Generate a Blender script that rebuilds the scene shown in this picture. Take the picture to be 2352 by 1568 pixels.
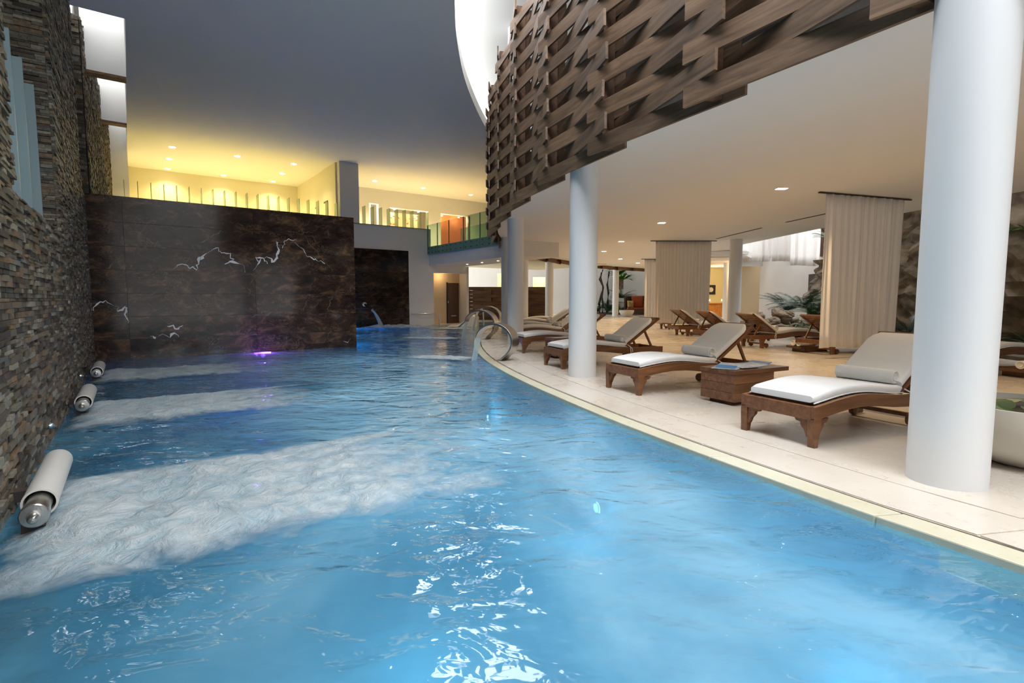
import bpy, bmesh, math, random
from mathutils import Vector, Matrix, noise
from math import sin, cos, pi, radians as R
random.seed(7)
for o in list(bpy.data.objects): bpy.data.objects.remove(o, do_unlink=True)
scene = bpy.context.scene
C = bpy.data.collections.new('scene'); scene.collection.children.link(C)

# ------------------------------------------------------------ camera
cd = bpy.data.cameras.new('camera'); cam = bpy.data.objects.new('camera', cd); C.objects.link(cam)
cd.sensor_fit = 'HORIZONTAL'; cd.sensor_width = 36; cd.lens = 36*1200/2352
cam.location = (0, 0, 1.15); cam.rotation_euler = (pi/2 - math.atan(98/1200), 0, 0)
cd.clip_start = .05; cd.clip_end = 200
scene.camera = cam
scene.view_settings.view_transform = 'Standard'; scene.view_settings.look = 'None'
scene.view_settings.gamma = 1; scene.view_settings.use_curve_mapping = False
scene.view_settings.exposure = 0.16

# plan axes: u runs along the marble wall, v along the stone wall
D2 = (.807, .590); D1 = (-.590, .807)
def UV(u, v, z=0.0): return Vector((u*D2[0]+v*D1[0], u*D2[1]+v*D1[1], z))
RZ = math.atan2(D2[1], D2[0])          # rotation that turns local x onto u

# ------------------------------------------------------------ sky and large lights
world = bpy.data.worlds.new('world'); scene.world = world; world.use_nodes = True
wn = world.node_tree.nodes; wn['Background'].inputs[0].default_value = (.96, .98, 1, 1)
wn['Background'].inputs[1].default_value = 3.5
def area(name, loc, direction, sx, sy, power, col, spread=pi, rz=None):
    l = bpy.data.lights.new(name, 'AREA'); l.shape = 'RECTANGLE'; l.size = sx; l.size_y = sy
    l.energy = power; l.color = col; l.spread = spread
    o = bpy.data.objects.new(name, l); C.objects.link(o); o.location = loc
    q = Vector(direction).to_track_quat('-Z', 'Y'); o.rotation_euler = q.to_euler()
    if rz is not None: o.rotation_euler = (0, 0, rz)
    return o
SKY = (.94, .97, 1)
# daylight entering through the crescent skylight, the slot skylight and the open garden roof
area('skylight_daylight', (1.1, 2.6, 8.6), (0, 0, -1), 3.0, 7.0, 520, SKY, rz=R(20))
area('skylight_daylight', (-.35, 9.6, 8.6), (0, 0, -1), 1.5, 6.5, 300, SKY, rz=R(8))
area('skylight_daylight', (3.4, -3.2, 8.6), (0, 0, -1), 4.0, 4.5, 300, SKY, rz=R(38))
area('slot_daylight', UV(-.15, 19.5, 8.6), (0, 0, -1), .7, 11, 60, SKY, rz=RZ)
area('garden_daylight', (12.0, 12.0, 8.6), (0, 0, -1), 5.0, 20, 520, SKY, rz=0)
area('atrium_daylight', (5.5, 39.3, 8.4), (0, 0, -1), 16, 1.0, 60, (1, .93, .85), rz=0)

# ------------------------------------------------------------ material helpers
def newmat(name):
    m = bpy.data.materials.new(name); m.use_nodes = True
    return m, m.node_tree, m.node_tree.nodes['Principled BSDF']
def lk(nt, a, b): nt.links.new(a, b)
def plain(name, col, rough=.6, metal=0, var=0, scale=4, bump=0, bscale=30, spec=.5, coat=0, trans=0):
    m, nt, b = newmat(name)
    b.inputs['Base Color'].default_value = (*col, 1); b.inputs['Roughness'].default_value = rough
    b.inputs['Metallic'].default_value = metal; b.inputs['Specular IOR Level'].default_value = spec
    b.inputs['Coat Weight'].default_value = coat
    tc = nt.nodes.new('ShaderNodeTexCoord')
    if var:
        n = nt.nodes.new('ShaderNodeTexNoise'); n.inputs['Scale'].default_value = scale; n.inputs['Detail'].default_value = 5
        lk(nt, tc.outputs['Object'], n.inputs['Vector'])
        r = nt.nodes.new('ShaderNodeValToRGB')
        r.color_ramp.elements[0].color = (*[c*(1-var) for c in col], 1); r.color_ramp.elements[0].position = .3
        r.color_ramp.elements[1].color = (*[min(1, c*(1+var*.6)) for c in col], 1); r.color_ramp.elements[1].position = .7
        lk(nt, n.outputs['Fac'], r.inputs['Fac']); lk(nt, r.outputs['Color'], b.inputs['Base Color'])
    if bump:
        n = nt.nodes.new('ShaderNodeTexNoise'); n.inputs['Scale'].default_value = bscale; n.inputs['Detail'].default_value = 4
        lk(nt, tc.outputs['Object'], n.inputs['Vector'])
        bp = nt.nodes.new('ShaderNodeBump'); bp.inputs['Strength'].default_value = bump; bp.inputs['Distance'].default_value = .01
        lk(nt, n.outputs['Fac'], bp.inputs['Height']); lk(nt, bp.outputs['Normal'], b.inputs['Normal'])
    return m
def emit(name, col, s):
    m, nt, b = newmat(name)
    b.inputs['Base Color'].default_value = (*col, 1)
    b.inputs['Emission Color'].default_value = (*col, 1); b.inputs['Emission Strength'].default_value = s
    return m
def ramp(nt, fac, stops):
    r = nt.nodes.new('ShaderNodeValToRGB'); e = r.color_ramp.elements
    e[0].position, e[0].color = stops[0][0], (*stops[0][1], 1)
    e[1].position, e[1].color = stops[-1][0], (*stops[-1][1], 1)
    for p, c in stops[1:-1]:
        x = e.new(p); x.color = (*c, 1)
    lk(nt, fac, r.inputs['Fac']); return r.outputs['Color']
def noisen(nt, vec, scale, detail=5, rough=.5, dist=0):
    n = nt.nodes.new('ShaderNodeTexNoise'); n.inputs['Scale'].default_value = scale; n.inputs['Detail'].default_value = detail
    n.inputs['Roughness'].default_value = rough; n.inputs['Distortion'].default_value = dist
    lk(nt, vec, n.inputs['Vector']); return n.outputs['Fac']
def mapn(nt, vec, scale=(1, 1, 1), rot=(0, 0, 0), loc=None):
    mp = nt.nodes.new('ShaderNodeMapping'); mp.inputs['Scale'].default_value = scale; mp.inputs['Rotation'].default_value = rot
    lk(nt, vec, mp.inputs['Vector'])
    if loc is not None: lk(nt, loc, mp.inputs['Location'])
    return mp.outputs['Vector']
def math_(nt, op, a, b=None):
    n = nt.nodes.new('ShaderNodeMath'); n.operation = op
    for i, x in enumerate((a, b)):
        if x is None: continue
        if isinstance(x, (int, float)): n.inputs[i].default_value = x
        else: lk(nt, x, n.inputs[i])
    return n.outputs[0]
def mixc(nt, fac, a, b, mode='MIX'):
    n = nt.nodes.new('ShaderNodeMix'); n.data_type = 'RGBA'; n.blend_type = mode
    if isinstance(fac, (int, float)): n.inputs[0].default_value = fac
    else: lk(nt, fac, n.inputs[0])
    for i, x in ((6, a), (7, b)):
        if isinstance(x, tuple): n.inputs[i].default_value = (*x, 1)
        else: lk(nt, x, n.inputs[i])
    return n.outputs[2]
def bumpn(nt, b, h, strength, dist=.01):
    bp = nt.nodes.new('ShaderNodeBump'); bp.inputs['Strength'].default_value = strength; bp.inputs['Distance'].default_value = dist
    lk(nt, h, bp.inputs['Height']); lk(nt, bp.outputs['Normal'], b.inputs['Normal'])

def wood(name, dark, light, axis=0, rough=.5, scale=1.0, spread=.5):
    m, nt, b = newmat(name)
    tc = nt.nodes.new('ShaderNodeTexCoord'); oi = nt.nodes.new('ShaderNodeObjectInfo')
    mul = nt.nodes.new('ShaderNodeVectorMath'); mul.operation = 'SCALE'; mul.inputs[0].default_value = (37, 11, 23)
    lk(nt, oi.outputs['Random'], mul.inputs['Scale'])
    sc = [14*scale]*3; sc[axis] = 1.2*scale
    v = mapn(nt, tc.outputs['Object'], tuple(sc), loc=mul.outputs[0])
    f = noisen(nt, v, 1.5, 6, .6, .6)
    col = ramp(nt, f, [(.3, dark), (.55, tuple((a+b_)/2 for a, b_ in zip(dark, light))), (.75, light)])
    hv = math_(nt, 'ADD', math_(nt, 'MULTIPLY', oi.outputs['Random'], spread), 1-spread/2)
    cc = nt.nodes.new('ShaderNodeVectorMath'); cc.operation = 'SCALE'; lk(nt, col, cc.inputs[0]); lk(nt, hv, cc.inputs['Scale'])
    lk(nt, cc.outputs[0], b.inputs['Base Color']); b.inputs['Roughness'].default_value = rough
    bumpn(nt, b, f, .25, .004)
    return m
def stone_strip_mat(name, attr=False):
    m, nt, b = newmat(name)
    tc = nt.nodes.new('ShaderNodeTexCoord')
    if attr:
        a = nt.nodes.new('ShaderNodeAttribute'); a.attribute_name = 'rnd'; r = a.outputs['Fac']
    else:
        a = nt.nodes.new('ShaderNodeObjectInfo'); r = a.outputs['Random']
    col = ramp(nt, r, [(0, (.045, .036, .028)), (.2, (.085, .065, .045)), (.4, (.15, .12, .085)), (.52, (.11, .115, .1)), (.68, (.22, .14, .075)), (.84, (.2, .2, .165)), (1, (.34, .3, .23))])
    f = noisen(nt, tc.outputs['Object'], 28, 5, .65)
    f2 = ramp(nt, f, [(.3, (.55, .55, .55)), (.7, (1.35, 1.3, 1.25))])
    lk(nt, mixc(nt, 1, col, f2, 'MULTIPLY'), b.inputs['Base Color']); b.inputs['Roughness'].default_value = .55
    bumpn(nt, b, f, .5, .008)
    return m

M = {}
M['white'] = plain('white_plaster', (.78, .77, .75), .75, var=.02, scale=2)
M['ceil'] = plain('ceiling_plaster', (.88, .87, .84), .8)
M['column'] = plain('column_paint', (.80, .81, .82), .45)
M['cream'] = plain('cream_plaster', (.78, .72, .52), .8)
M['beige'] = plain('beige_plaster', (.66, .52, .34), .8)
M['yellow'] = plain('yellow_plaster', (.80, .72, .42), .8)
M['dark'] = plain('dark_shade_backing', (.045, .03, .022), .9)  # flat dark colour standing in for shade behind the woven boards
M['steel'] = plain('brushed_steel', (.55, .54, .52), .28, 1, bump=.1, bscale=90)
M['chrome'] = plain('polished_chrome', (.75, .75, .75), .12, 1)
M['whiteplastic'] = plain('white_plastic', (.74, .72, .68), .4)
M['cushion'] = plain('white_cushion_fabric', (.88, .88, .88), .85, var=.03, scale=5, bump=.12, bscale=14)
M['towel'] = plain('white_terry_towel', (.90, .88, .84), .95, bump=.7, bscale=120)
M['curtain'] = plain('sheer_white_curtain', (.85, .82, .79), .9)
M['groove'] = plain('dark_drain_groove', (.05, .035, .03), .8)
M['rock'] = plain('rough_rock', (.20, .15, .10), .9, var=.6, scale=3, bump=1, bscale=9)
M['palerock'] = plain('pale_limestone_rock', (.26, .19, .13), .9, var=.5, scale=5, bump=.9, bscale=14)
M['soil'] = plain('garden_soil', (.12, .09, .06), .95, var=.4, scale=5, bump=.8, bscale=20)
M['leaf'] = plain('dark_green_leaf', (.035, .10, .03), .45, var=.4, scale=3)
M['brightleaf'] = plain('bright_green_leaf', (.12, .30, .03), .45, var=.4, scale=3)
M['fern'] = plain('blue_green_frond', (.03, .075, .05), .5, var=.4, scale=3)
M['trunk'] = plain('dark_trunk_bark', (.035, .025, .02), .9, bump=.8, bscale=20)
M['ceramic'] = plain('cream_ceramic', (.66, .62, .54), .4)
M['blackframe'] = plain('black_lacquer', (.012, .01, .012), .35)
M['wicker'] = plain('dark_brown_wicker', (.06, .03, .018), .7, bump=.8, bscale=70)
M['redcloth'] = plain('rust_red_cloth', (.30, .055, .018), .9)
M['goldcloth'] = plain('gold_patterned_cloth', (.50, .34, .14), .9, var=.6, scale=14)
M['orange'] = plain('orange_lacquer_wall', (.62, .15, .035), .55)
M['amber'] = plain('amber_wood_cabinet', (.46, .19, .035), .5, var=.3, scale=6)
M['blue_print'] = plain('blue_magazine_cover', (.07, .24, .50), .35)
M['pale_print'] = plain('pale_printed_page', (.55, .60, .66), .35, var=.4, scale=22)
M['doorwood'] = wood('dark_door_wood', (.05, .022, .012), (.11, .05, .026), axis=2, rough=.4)
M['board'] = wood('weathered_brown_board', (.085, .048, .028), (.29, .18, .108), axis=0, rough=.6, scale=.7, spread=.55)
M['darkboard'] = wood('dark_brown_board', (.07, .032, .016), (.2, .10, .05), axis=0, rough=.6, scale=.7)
M['teak'] = wood('oiled_teak', (.12, .048, .02), (.26, .115, .05), axis=0, rough=.32, spread=.3)
M['tablewood'] = wood('striped_reddish_wood', (.10, .042, .02), (.25, .115, .055), axis=0, rough=.3, spread=.9)
M['strip'] = stone_strip_mat('ledger_stone_strip'); M['stripstuff'] = stone_strip_mat('ledger_stone_cladding', True)
M['mortar'] = plain('dark_stone_backing', (.05, .042, .034), .95)
M['lamp'] = emit('warm_lamp_lens', (1, .86, .62), 14)
M['coollamp'] = emit('white_lamp_lens', (1, .93, .82), 14)
M['glow'] = emit('candle_glow', (1, .55, .2), 8)
M['vein'] = plain('white_quartz_vein', (.95, .93, .92), .5)
M['greyvein'] = plain('grey_calcite_vein', (.22, .19, .17), .25)
M['goldvein'] = plain('brown_calcite_vein', (.20, .11, .055), .25)

# polished dark marble
def marble(name, scale=1.0, tone=1.0):
    m, nt, b = newmat(name)
    tc = nt.nodes.new('ShaderNodeTexCoord'); oi = nt.nodes.new('ShaderNodeObjectInfo')
    mul = nt.nodes.new('ShaderNodeVectorMath'); mul.operation = 'SCALE'; mul.inputs[0].default_value = (7, 5, 3)
    lk(nt, oi.outputs['Random'], mul.inputs['Scale'])
    v = mapn(nt, tc.outputs['Object'], (1*scale, 1*scale, 1.9*scale), rot=(0, .35, 0), loc=mul.outputs[0])
    f = noisen(nt, v, 1.6, 10, .7, .5)
    base = ramp(nt, f, [(.36, (.007*tone, .0045*tone, .004*tone)), (.52, (.020*tone, .012*tone, .009*tone)), (.62, (.060*tone, .032*tone, .018*tone)), (.8, (.13*tone, .085*tone, .055*tone))])
    f2 = noisen(nt, v, 2.6, 8, .55, 2.2)
    a = math_(nt, 'ABSOLUTE', math_(nt, 'SUBTRACT', f2, .5))
    vein = ramp(nt, a, [(0, (1, 1, 1)), (.012, (.25, .25, .25)), (.03, (0, 0, 0))])
    f3 = noisen(nt, v, 1.2, 3)
    msk = ramp(nt, f3, [(.5, (0, 0, 0)), (.62, (.7, .7, .7))])
    vm = mixc(nt, 1, vein, msk, 'MULTIPLY')
    col = mixc(nt, vm, base, (.15*tone, .095*tone, .055*tone))
    lk(nt, col, b.inputs['Base Color']); b.inputs['Roughness'].default_value = .09
    b.inputs['Specular IOR Level'].default_value = .38
    return m
M['marble'] = marble('dark_brown_marble', 1.5, 2.5); M['marble2'] = marble('grey_green_marble', 1.3, 1.5)
# travertine
def travertine(name, a, b_, rough):
    m, nt, b = newmat(name); tc = nt.nodes.new('ShaderNodeTexCoord')
    v = mapn(nt, tc.outputs['Object'], (1, 1, 1))
    f = noisen(nt, v, .9, 8, .6, .2); f2 = noisen(nt, v, 14, 4, .6)
    c = ramp(nt, f, [(.3, b_), (.5, tuple((x+y)/2 for x, y in zip(a, b_))), (.7, a)])
    s = ramp(nt, f2, [(.22, (.78, .70, .60)), (.42, (1, 1, 1))])
    lk(nt, mixc(nt, .6, c, s, 'MULTIPLY'), b.inputs['Base Color'])
    r = ramp(nt, f, [(.3, (rough*.7,)*3), (.7, (rough*1.3,)*3)]); lk(nt, r, b.inputs['Roughness'])
    return m
M['trav'] = travertine('cream_travertine', (.70, .64, .57), (.61, .54, .46), .28)
M['coping'] = travertine('pale_coping_stone', (.66, .65, .52), (.56, .50, .36), .4)
# frosted glass
def glassy(name, col, alpha, rough=.2):
    m, nt, b = newmat(name)
    b.inputs['Base Color'].default_value = (*col, 1); b.inputs['Roughness'].default_value = rough
    out = nt.nodes['Material Output']; tr = nt.nodes.new('ShaderNodeBsdfTransparent'); tr.inputs[0].default_value = (*[min(1, c*.6+.45) for c in col], 1)
    mx = nt.nodes.new('ShaderNodeMixShader'); mx.inputs[0].default_value = alpha
    lk(nt, tr.outputs[0], mx.inputs[1]); lk(nt, b.outputs[0], mx.inputs[2]); lk(nt, mx.outputs[0], out.inputs['Surface'])
    return m
M['finglass'] = glassy('frosted_green_glass', (.62, .72, .46), .5)
M['railglass'] = glassy('clear_green_glass', (.45, .62, .5), .14, .05)
M['bandglass'] = glassy('teal_backed_glass', (.20, .40, .34), .7, .08)
M['blueglass'] = glassy('frosted_pale_blue_glass', (.40, .54, .58), .8, .3)
M['edgeglass'] = plain('glass_edge', (.10, .22, .15), .2)
# pool basin
def basinmat():
    m, nt, b = newmat('blue_pool_mosaic'); tc = nt.nodes.new('ShaderNodeTexCoord')
    f = noisen(nt, tc.outputs['Object'], .5, 4)
    lk(nt, ramp(nt, f, [(.3, (.08, .34, .50)), (.7, (.13, .46, .62))]), b.inputs['Base Color']); b.inputs['Roughness'].default_value = .6
    return m
M['basin'] = basinmat()
M['ledge'] = plain('beige_pool_ledge', (.50, .50, .40), .5)
def watermat():
    m = bpy.data.materials.new('aerated_pool_water'); m.use_nodes = True; nt = m.node_tree
    for n in list(nt.nodes):
        if n.type != 'OUTPUT_MATERIAL': nt.nodes.remove(n)
    out = nt.nodes['Material Output']; tc = nt.nodes.new('ShaderNodeTexCoord'); P = tc.outputs['Object']
    # milky clouds of fine bubbles
    f = noisen(nt, mapn(nt, P, (1, .6, 1), rot=(0, 0, .5)), .55, 5, .55, .7)
    ma = nt.nodes.new('ShaderNodeAttribute'); ma.attribute_name = 'milk'
    f = math_(nt, 'ADD', math_(nt, 'MULTIPLY', math_(nt, 'SUBTRACT', f, .5), .9), math_(nt, 'ADD', math_(nt, 'MULTIPLY', ma.outputs['Fac'], .32), .34))
    cloud = ramp(nt, f, [(.32, (.022, .12, .20)), (.50, (.075, .26, .39)), (.72, (.27, .49, .62))])
    dens = ramp(nt, f, [(.36, (.62,)*3), (.62, (.93,)*3)])
    dif = nt.nodes.new('ShaderNodeBsdfDiffuse'); lk(nt, cloud, dif.inputs[0])
    tr = nt.nodes.new('ShaderNodeBsdfTransparent'); tr.inputs[0].default_value = (.55, .80, .90, 1)
    tl = nt.nodes.new('ShaderNodeBsdfTranslucent'); lk(nt, mixc(nt, .5, cloud, (.75, .85, .9)), tl.inputs[0])
    d0 = dif; dif = nt.nodes.new('ShaderNodeMixShader'); dif.inputs[0].default_value = .3; lk(nt, d0.outputs[0], dif.inputs[1]); lk(nt, tl.outputs[0], dif.inputs[2])
    body = nt.nodes.new('ShaderNodeMixShader'); lk(nt, dens, body.inputs[0]); lk(nt, tr.outputs[0], body.inputs[1]); lk(nt, dif.outputs[0], body.inputs[2])
    gl = nt.nodes.new('ShaderNodeBsdfGlossy'); gl.inputs['Roughness'].default_value = .03; gl.inputs[0].default_value = (1, 1, 1, 1)
    w1 = noisen(nt, mapn(nt, P, (1, 1.6, 1)), 2.4, 2, .45, .8); w2 = noisen(nt, mapn(nt, P, (1, 1.6, 1)), 9, 2, .5, .5)
    h = math_(nt, 'ADD', w1, math_(nt, 'MULTIPLY', w2, .16))
    bp = nt.nodes.new('ShaderNodeBump'); bp.inputs['Strength'].default_value = 1; bp.inputs['Distance'].default_value = .05
    lk(nt, h, bp.inputs['Height'])
    fr = nt.nodes.new('ShaderNodeFresnel'); fr.inputs['IOR'].default_value = 1.45
    for n in (gl, fr): lk(nt, bp.outputs['Normal'], n.inputs['Normal'])
    mx = nt.nodes.new('ShaderNodeMixShader'); lk(nt, fr.outputs[0], mx.inputs[0]); lk(nt, body.outputs[0], mx.inputs[1]); lk(nt, gl.outputs[0], mx.inputs[2])
    lk(nt, mx.outputs[0], out.inputs['Surface'])
    return m
M['water'] = watermat()
def foammat():
    m = bpy.data.materials.new('white_water_foam'); m.use_nodes = True; nt = m.node_tree
    b = nt.nodes['Principled BSDF']; out = nt.nodes['Material Output']; tc = nt.nodes.new('ShaderNodeTexCoord')
    P = tc.outputs['Object']
    f = noisen(nt, P, 7, 6, .65, .8)
    lk(nt, ramp(nt, f, [(.3, (.36, .52, .60)), (.6, (.62, .68, .70))]), b.inputs['Base Color']); b.inputs['Roughness'].default_value = .5
    bumpn(nt, b, f, .9, .06)
    at = nt.nodes.new('ShaderNodeAttribute'); at.attribute_name = 'edge'
    a = math_(nt, 'ADD', at.outputs['Fac'], math_(nt, 'MULTIPLY', math_(nt, 'SUBTRACT', noisen(nt, P, 3.2, 6, .6, .6), .5), 1.5))
    al = ramp(nt, a, [(.10, (0, 0, 0)), (.75, (.86,)*3)])
    tr = nt.nodes.new('ShaderNodeBsdfTransparent'); mx = nt.nodes.new('ShaderNodeMixShader')
    lk(nt, al, mx.inputs[0]); lk(nt, tr.outputs[0], mx.inputs[1]); lk(nt, b.outputs[0], mx.inputs[2]); lk(nt, mx.outputs[0], out.inputs['Surface'])
    return m
M['foam'] = foammat()
M['jet'] = glassy('falling_water_sheet', (.75, .83, .86), .45, .1)

# ------------------------------------------------------------ object helpers
def link(name, me, m=None, parent=None):
    o = bpy.data.objects.new(name, me); C.objects.link(o)
    if m is not None and not me.materials: me.materials.append(M[m] if isinstance(m, str) else m)
    if parent: o.parent = parent
    return o
def tag(o, label=None, cat=None, group=None, kind=None):
    if label: o['label'] = label
    if cat: o['category'] = cat
    if group: o['group'] = group
    if kind: o['kind'] = kind
    return o
def empty(name, loc, rz=0, label=None, cat=None, group=None):
    o = bpy.data.objects.new(name, None); C.objects.link(o); o.location = loc; o.rotation_euler = (0, 0, rz); o.empty_display_size = .1
    return tag(o, label, cat, group)
def mesh(name, verts, faces, smooth=False):
    me = bpy.data.meshes.new(name); me.from_pydata([tuple(v) for v in verts], [], faces)
    me.update()
    if smooth: me.polygons.foreach_set('use_smooth', [True]*len(me.polygons))
    return me
class MB:
    def __init__(s): s.v = []; s.f = []; s.r = []
    def box(s, c, d, rot=None, off=(0, 0, 0)):
        n = len(s.v); q = []
        for x in (-.5, .5):
            for y in (-.5, .5):
                for z in (-.5, .5):
                    p = Vector((x*d[0], y*d[1], z*d[2]))
                    if rot: p = rot @ p
                    q.append(p+Vector(c))
        s.v += q; s.f += [(n, n+1, n+3, n+2), (n+4, n+6, n+7, n+5), (n, n+4, n+5, n+1), (n+2, n+3, n+7, n+6), (n, n+2, n+6, n+4), (n+1, n+5, n+7, n+3)]
        return s
    def hexa(s, p8):   # 4 bottom, 4 top in the same order
        n = len(s.v); s.v += [Vector(p) for p in p8]
        s.f += [(n+3, n+2, n+1, n), (n+4, n+5, n+6, n+7)] + [(n+i, n+(i+1) % 4, n+4+(i+1) % 4, n+4+i) for i in range(4)]
        return s
    def prism(s, poly, z0, z1):
        n = len(s.v); k = len(poly)
        s.v += [Vector((p[0], p[1], z0)) for p in poly]+[Vector((p[0], p[1], z1)) for p in poly]
        s.f += [tuple(range(n+k-1, n-1, -1)), tuple(range(n+k, n+2*k))]+[(n+i, n+(i+1) % k, n+k+(i+1) % k, n+k+i) for i in range(k)]
        return s
    def lathe(s, prof, seg=32, c=(0, 0, 0), caps=True):
        n = len(s.v); c = Vector(c)
        for r, z in prof:
            for i in range(seg): s.v.append(c+Vector((r*cos(2*pi*i/seg), r*sin(2*pi*i/seg), z)))
        for j in range(len(prof)-1):
            for i in range(seg):
                a = n+j*seg+i; b = n+j*seg+(i+1) % seg; s.f.append((a, b, b+seg, a+seg))
        if caps:
            s.f.append(tuple(n+i for i in range(seg-1, -1, -1))); m_ = n+(len(prof)-1)*seg; s.f.append(tuple(m_+i for i in range(seg)))
        return s
    def tube(s, pts, r, seg=10, cap=True):
        pts = [Vector(p) for p in pts]; n = len(s.v); rr = r if isinstance(r, (list, tuple)) else [r]*len(pts)
        for i, p in enumerate(pts):
            t = (pts[min(i+1, len(pts)-1)]-pts[max(i-1, 0)]).normalized()
            a = t.cross(Vector((0, 0, 1)))
            if a.length < 1e-3: a = t.cross(Vector((1, 0, 0)))
            a.normalize(); b = t.cross(a)
            for k in range(seg): s.v.append(p+a*rr[i]*cos(2*pi*k/seg)+b*rr[i]*sin(2*pi*k/seg))
        for j in range(len(pts)-1):
            for k in range(seg):
                x = n+j*seg+k; y = n+j*seg+(k+1) % seg; s.f.append((x, y, y+seg, x+seg))
        if cap:
            s.f.append(tuple(n+i for i in range(seg-1, -1, -1))); m_ = n+(len(pts)-1)*seg; s.f.append(tuple(m_+i for i in range(seg)))
        return s
    def loft(s, rings, closed=True):
        n = len(s.v); k = len(rings[0])
        for r in rings: s.v += [Vector(p) for p in r]
        for j in range(len(rings)-1):
            for i in range(k):
                a = n+j*k+i; b = n+j*k+(i+1) % k; s.f.append((a, b, b+k, a+k))
        s.f.append(tuple(n+i for i in range(k-1, -1, -1))); m_ = n+(len(rings)-1)*k; s.f.append(tuple(m_+i for i in range(k)))
        return s
    def build(s, name, m, parent=None, smooth=False, bevel=0, fix=True):
        me = mesh(name, s.v, s.f, smooth)
        if fix:
            bm = bmesh.new(); bm.from_mesh(me); bmesh.ops.recalc_face_normals(bm, faces=bm.faces)
            if smooth:
                for e in bm.edges:
                    if len(e.link_faces) == 2 and e.calc_face_angle(0) > R(40): e.smooth = False
            bm.to_mesh(me); bm.free()
        o = link(name, me, m, parent)
        if bevel:
            md = o.modifiers.new('bevel', 'BEVEL'); md.width = bevel; md.segments = 2; md.limit_method = 'ANGLE'
        return o
def structure(name, o=None, label=None):
    o['kind'] = 'structure'
    if label: o['label'] = label
    return o
def uvbox(mb, u0, u1, v0, v1, z0, z1):
    p = [UV(u0, v0), UV(u1, v0), UV(u1, v1), UV(u0, v1)]
    mb.prism(p, z0, z1); return mb
def copy_tree(o, parent=None):
    c = o.copy(); C.objects.link(c); c.parent = parent
    if parent is None and 'label' in c: del c['label']
    for ch in [x for x in o.children]: copy_tree(ch, c)
    return c

# ------------------------------------------------------------ plan curves
def catmull(pts, n=8):
    out = []; P = [Vector(p) for p in pts]; P = [P[0]*2-P[1]]+P+[P[-1]*2-P[-2]]
    for i in range(1, len(P)-2):
        for k in range(n):
            t = k/n; a, b, c, d = P[i-1:i+3]
            out.append(.5*((2*b)+(c-a)*t+(2*a-5*b+4*c-d)*t*t+(3*b-a-3*c+d)*t**3))
    out.append(P[-2]); return out
def offset(line, d):   # positive d to the right-hand side when walking away (+x side)
    r = []
    for i, p in enumerate(line):
        t = (line[min(i+1, len(line)-1)]-line[max(i-1, 0)]).normalized()
        r.append(p+Vector((t.y, -t.x))*d)
    return r
POOL = [(4.9, -6), (4.2, -3.5), (3.35, -1), (2.9, .4), (2.5, 1.45), (2.21, 2.16), (1.92, 2.70), (1.63, 3.32), (1.33, 4.0), (.93, 4.98), (.53, 6.1), (.20, 7.1), (-.20, 8.5), (-.58, 10.2), (-.88, 12.3), (-1.05, 14.5), (-1.12, 16.8), (-1.12, 19.3), (-.98, 21.6), (-.8, 24.2), (-.6, 26.8)]
pool = catmull(POOL, 8)
def interp_x(line, y):
    for a, b in zip(line, line[1:]):
        if a.y <= y <= b.y: return a.x+(b.x-a.x)*(y-a.y)/(b.y-a.y+1e-9)
    return line[0].x if y < line[0].y else line[-1].x
SCR = [(5.9, -1.6), (4.85, -.35), (3.95, 1.0), (3.08, 2.22), (2.32, 3.55), (1.63, 5.13), (.96, 6.78), (.42, 8.51), (-.02, 10.24), (-.36, 12.0), (-.60, 13.8), (-.72, 15.6), (-.66, 17.4), (-.46, 19.2), (-.12, 20.95), (.36, 22.7), (.98, 24.4), (1.72, 26.05), (2.55, 27.6), (3.45, 29.15), (4.45, 30.6), (5.55, 32.0), (6.75, 33.3), (8.05, 34.5), (9.45, 35.6)]
scr = catmull(SCR, 6)
inner = offset(scr, .36)

ZW = -.032
# ------------------------------------------------------------ setting: floor, pool, walls, ceilings
gr = offset(pool, .185)
fl = [(p.x, p.y) for p in gr]
fl += [(-12, 27.2), (-12, 46), (26, 46), (26, -6)]
floor = MB().prism(fl, -.5, 0).build('floor', 'trav'); structure('floor', floor, 'cream travertine floor around the pool and under the loungers')
# coping stones along the curved pool edge and big slabs behind the drain groove
cp = catmull(POOL, 8)
def seglen(line):
    s = [0]
    for a, b in zip(line, line[1:]): s.append(s[-1]+(b-a).length)
    return s
def at_s(line, S, s):
    for i in range(len(S)-1):
        if S[i] <= s <= S[i+1]:
            f = (s-S[i])/(S[i+1]-S[i]+1e-9); return line[i].lerp(line[i+1], f)
    return line[-1]
coping = empty('pool_coping', (0, 0, 0), label='curved pale stone coping that edges the right side of the pool', cat='pool edge')
S0 = seglen(pool); step = 1.15; s = 0.0; gr_in = offset(pool, .165); S1 = seglen(gr_in)
while s < S0[-1]-.1:
    e = min(s+step-.006, S0[-1]); A = []; B = []
    for k in range(5):
        q = (s+(e-s)*k/4)/S0[-1]
        A.append(at_s(pool, S0, q*S0[-1])); B.append(at_s(gr_in, S1, q*S1[-1]))
    poly = [(p.x, p.y) for p in A]+[(p.x, p.y) for p in reversed(B)]
    MB().prism(poly, -.16, .004).build('coping_stone', 'coping', coping, bevel=.008)
    s += step
g0 = offset(pool, .160); g1 = offset(pool, .1855)
MB().prism([(p.x, p.y) for p in g0]+[(p.x, p.y) for p in reversed(g1)], -.2, -.03).build('drain_groove', 'groove', coping)
ring = [(0.19, .62, 1.7), (.63, 1.25, 2.1)]
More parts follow.
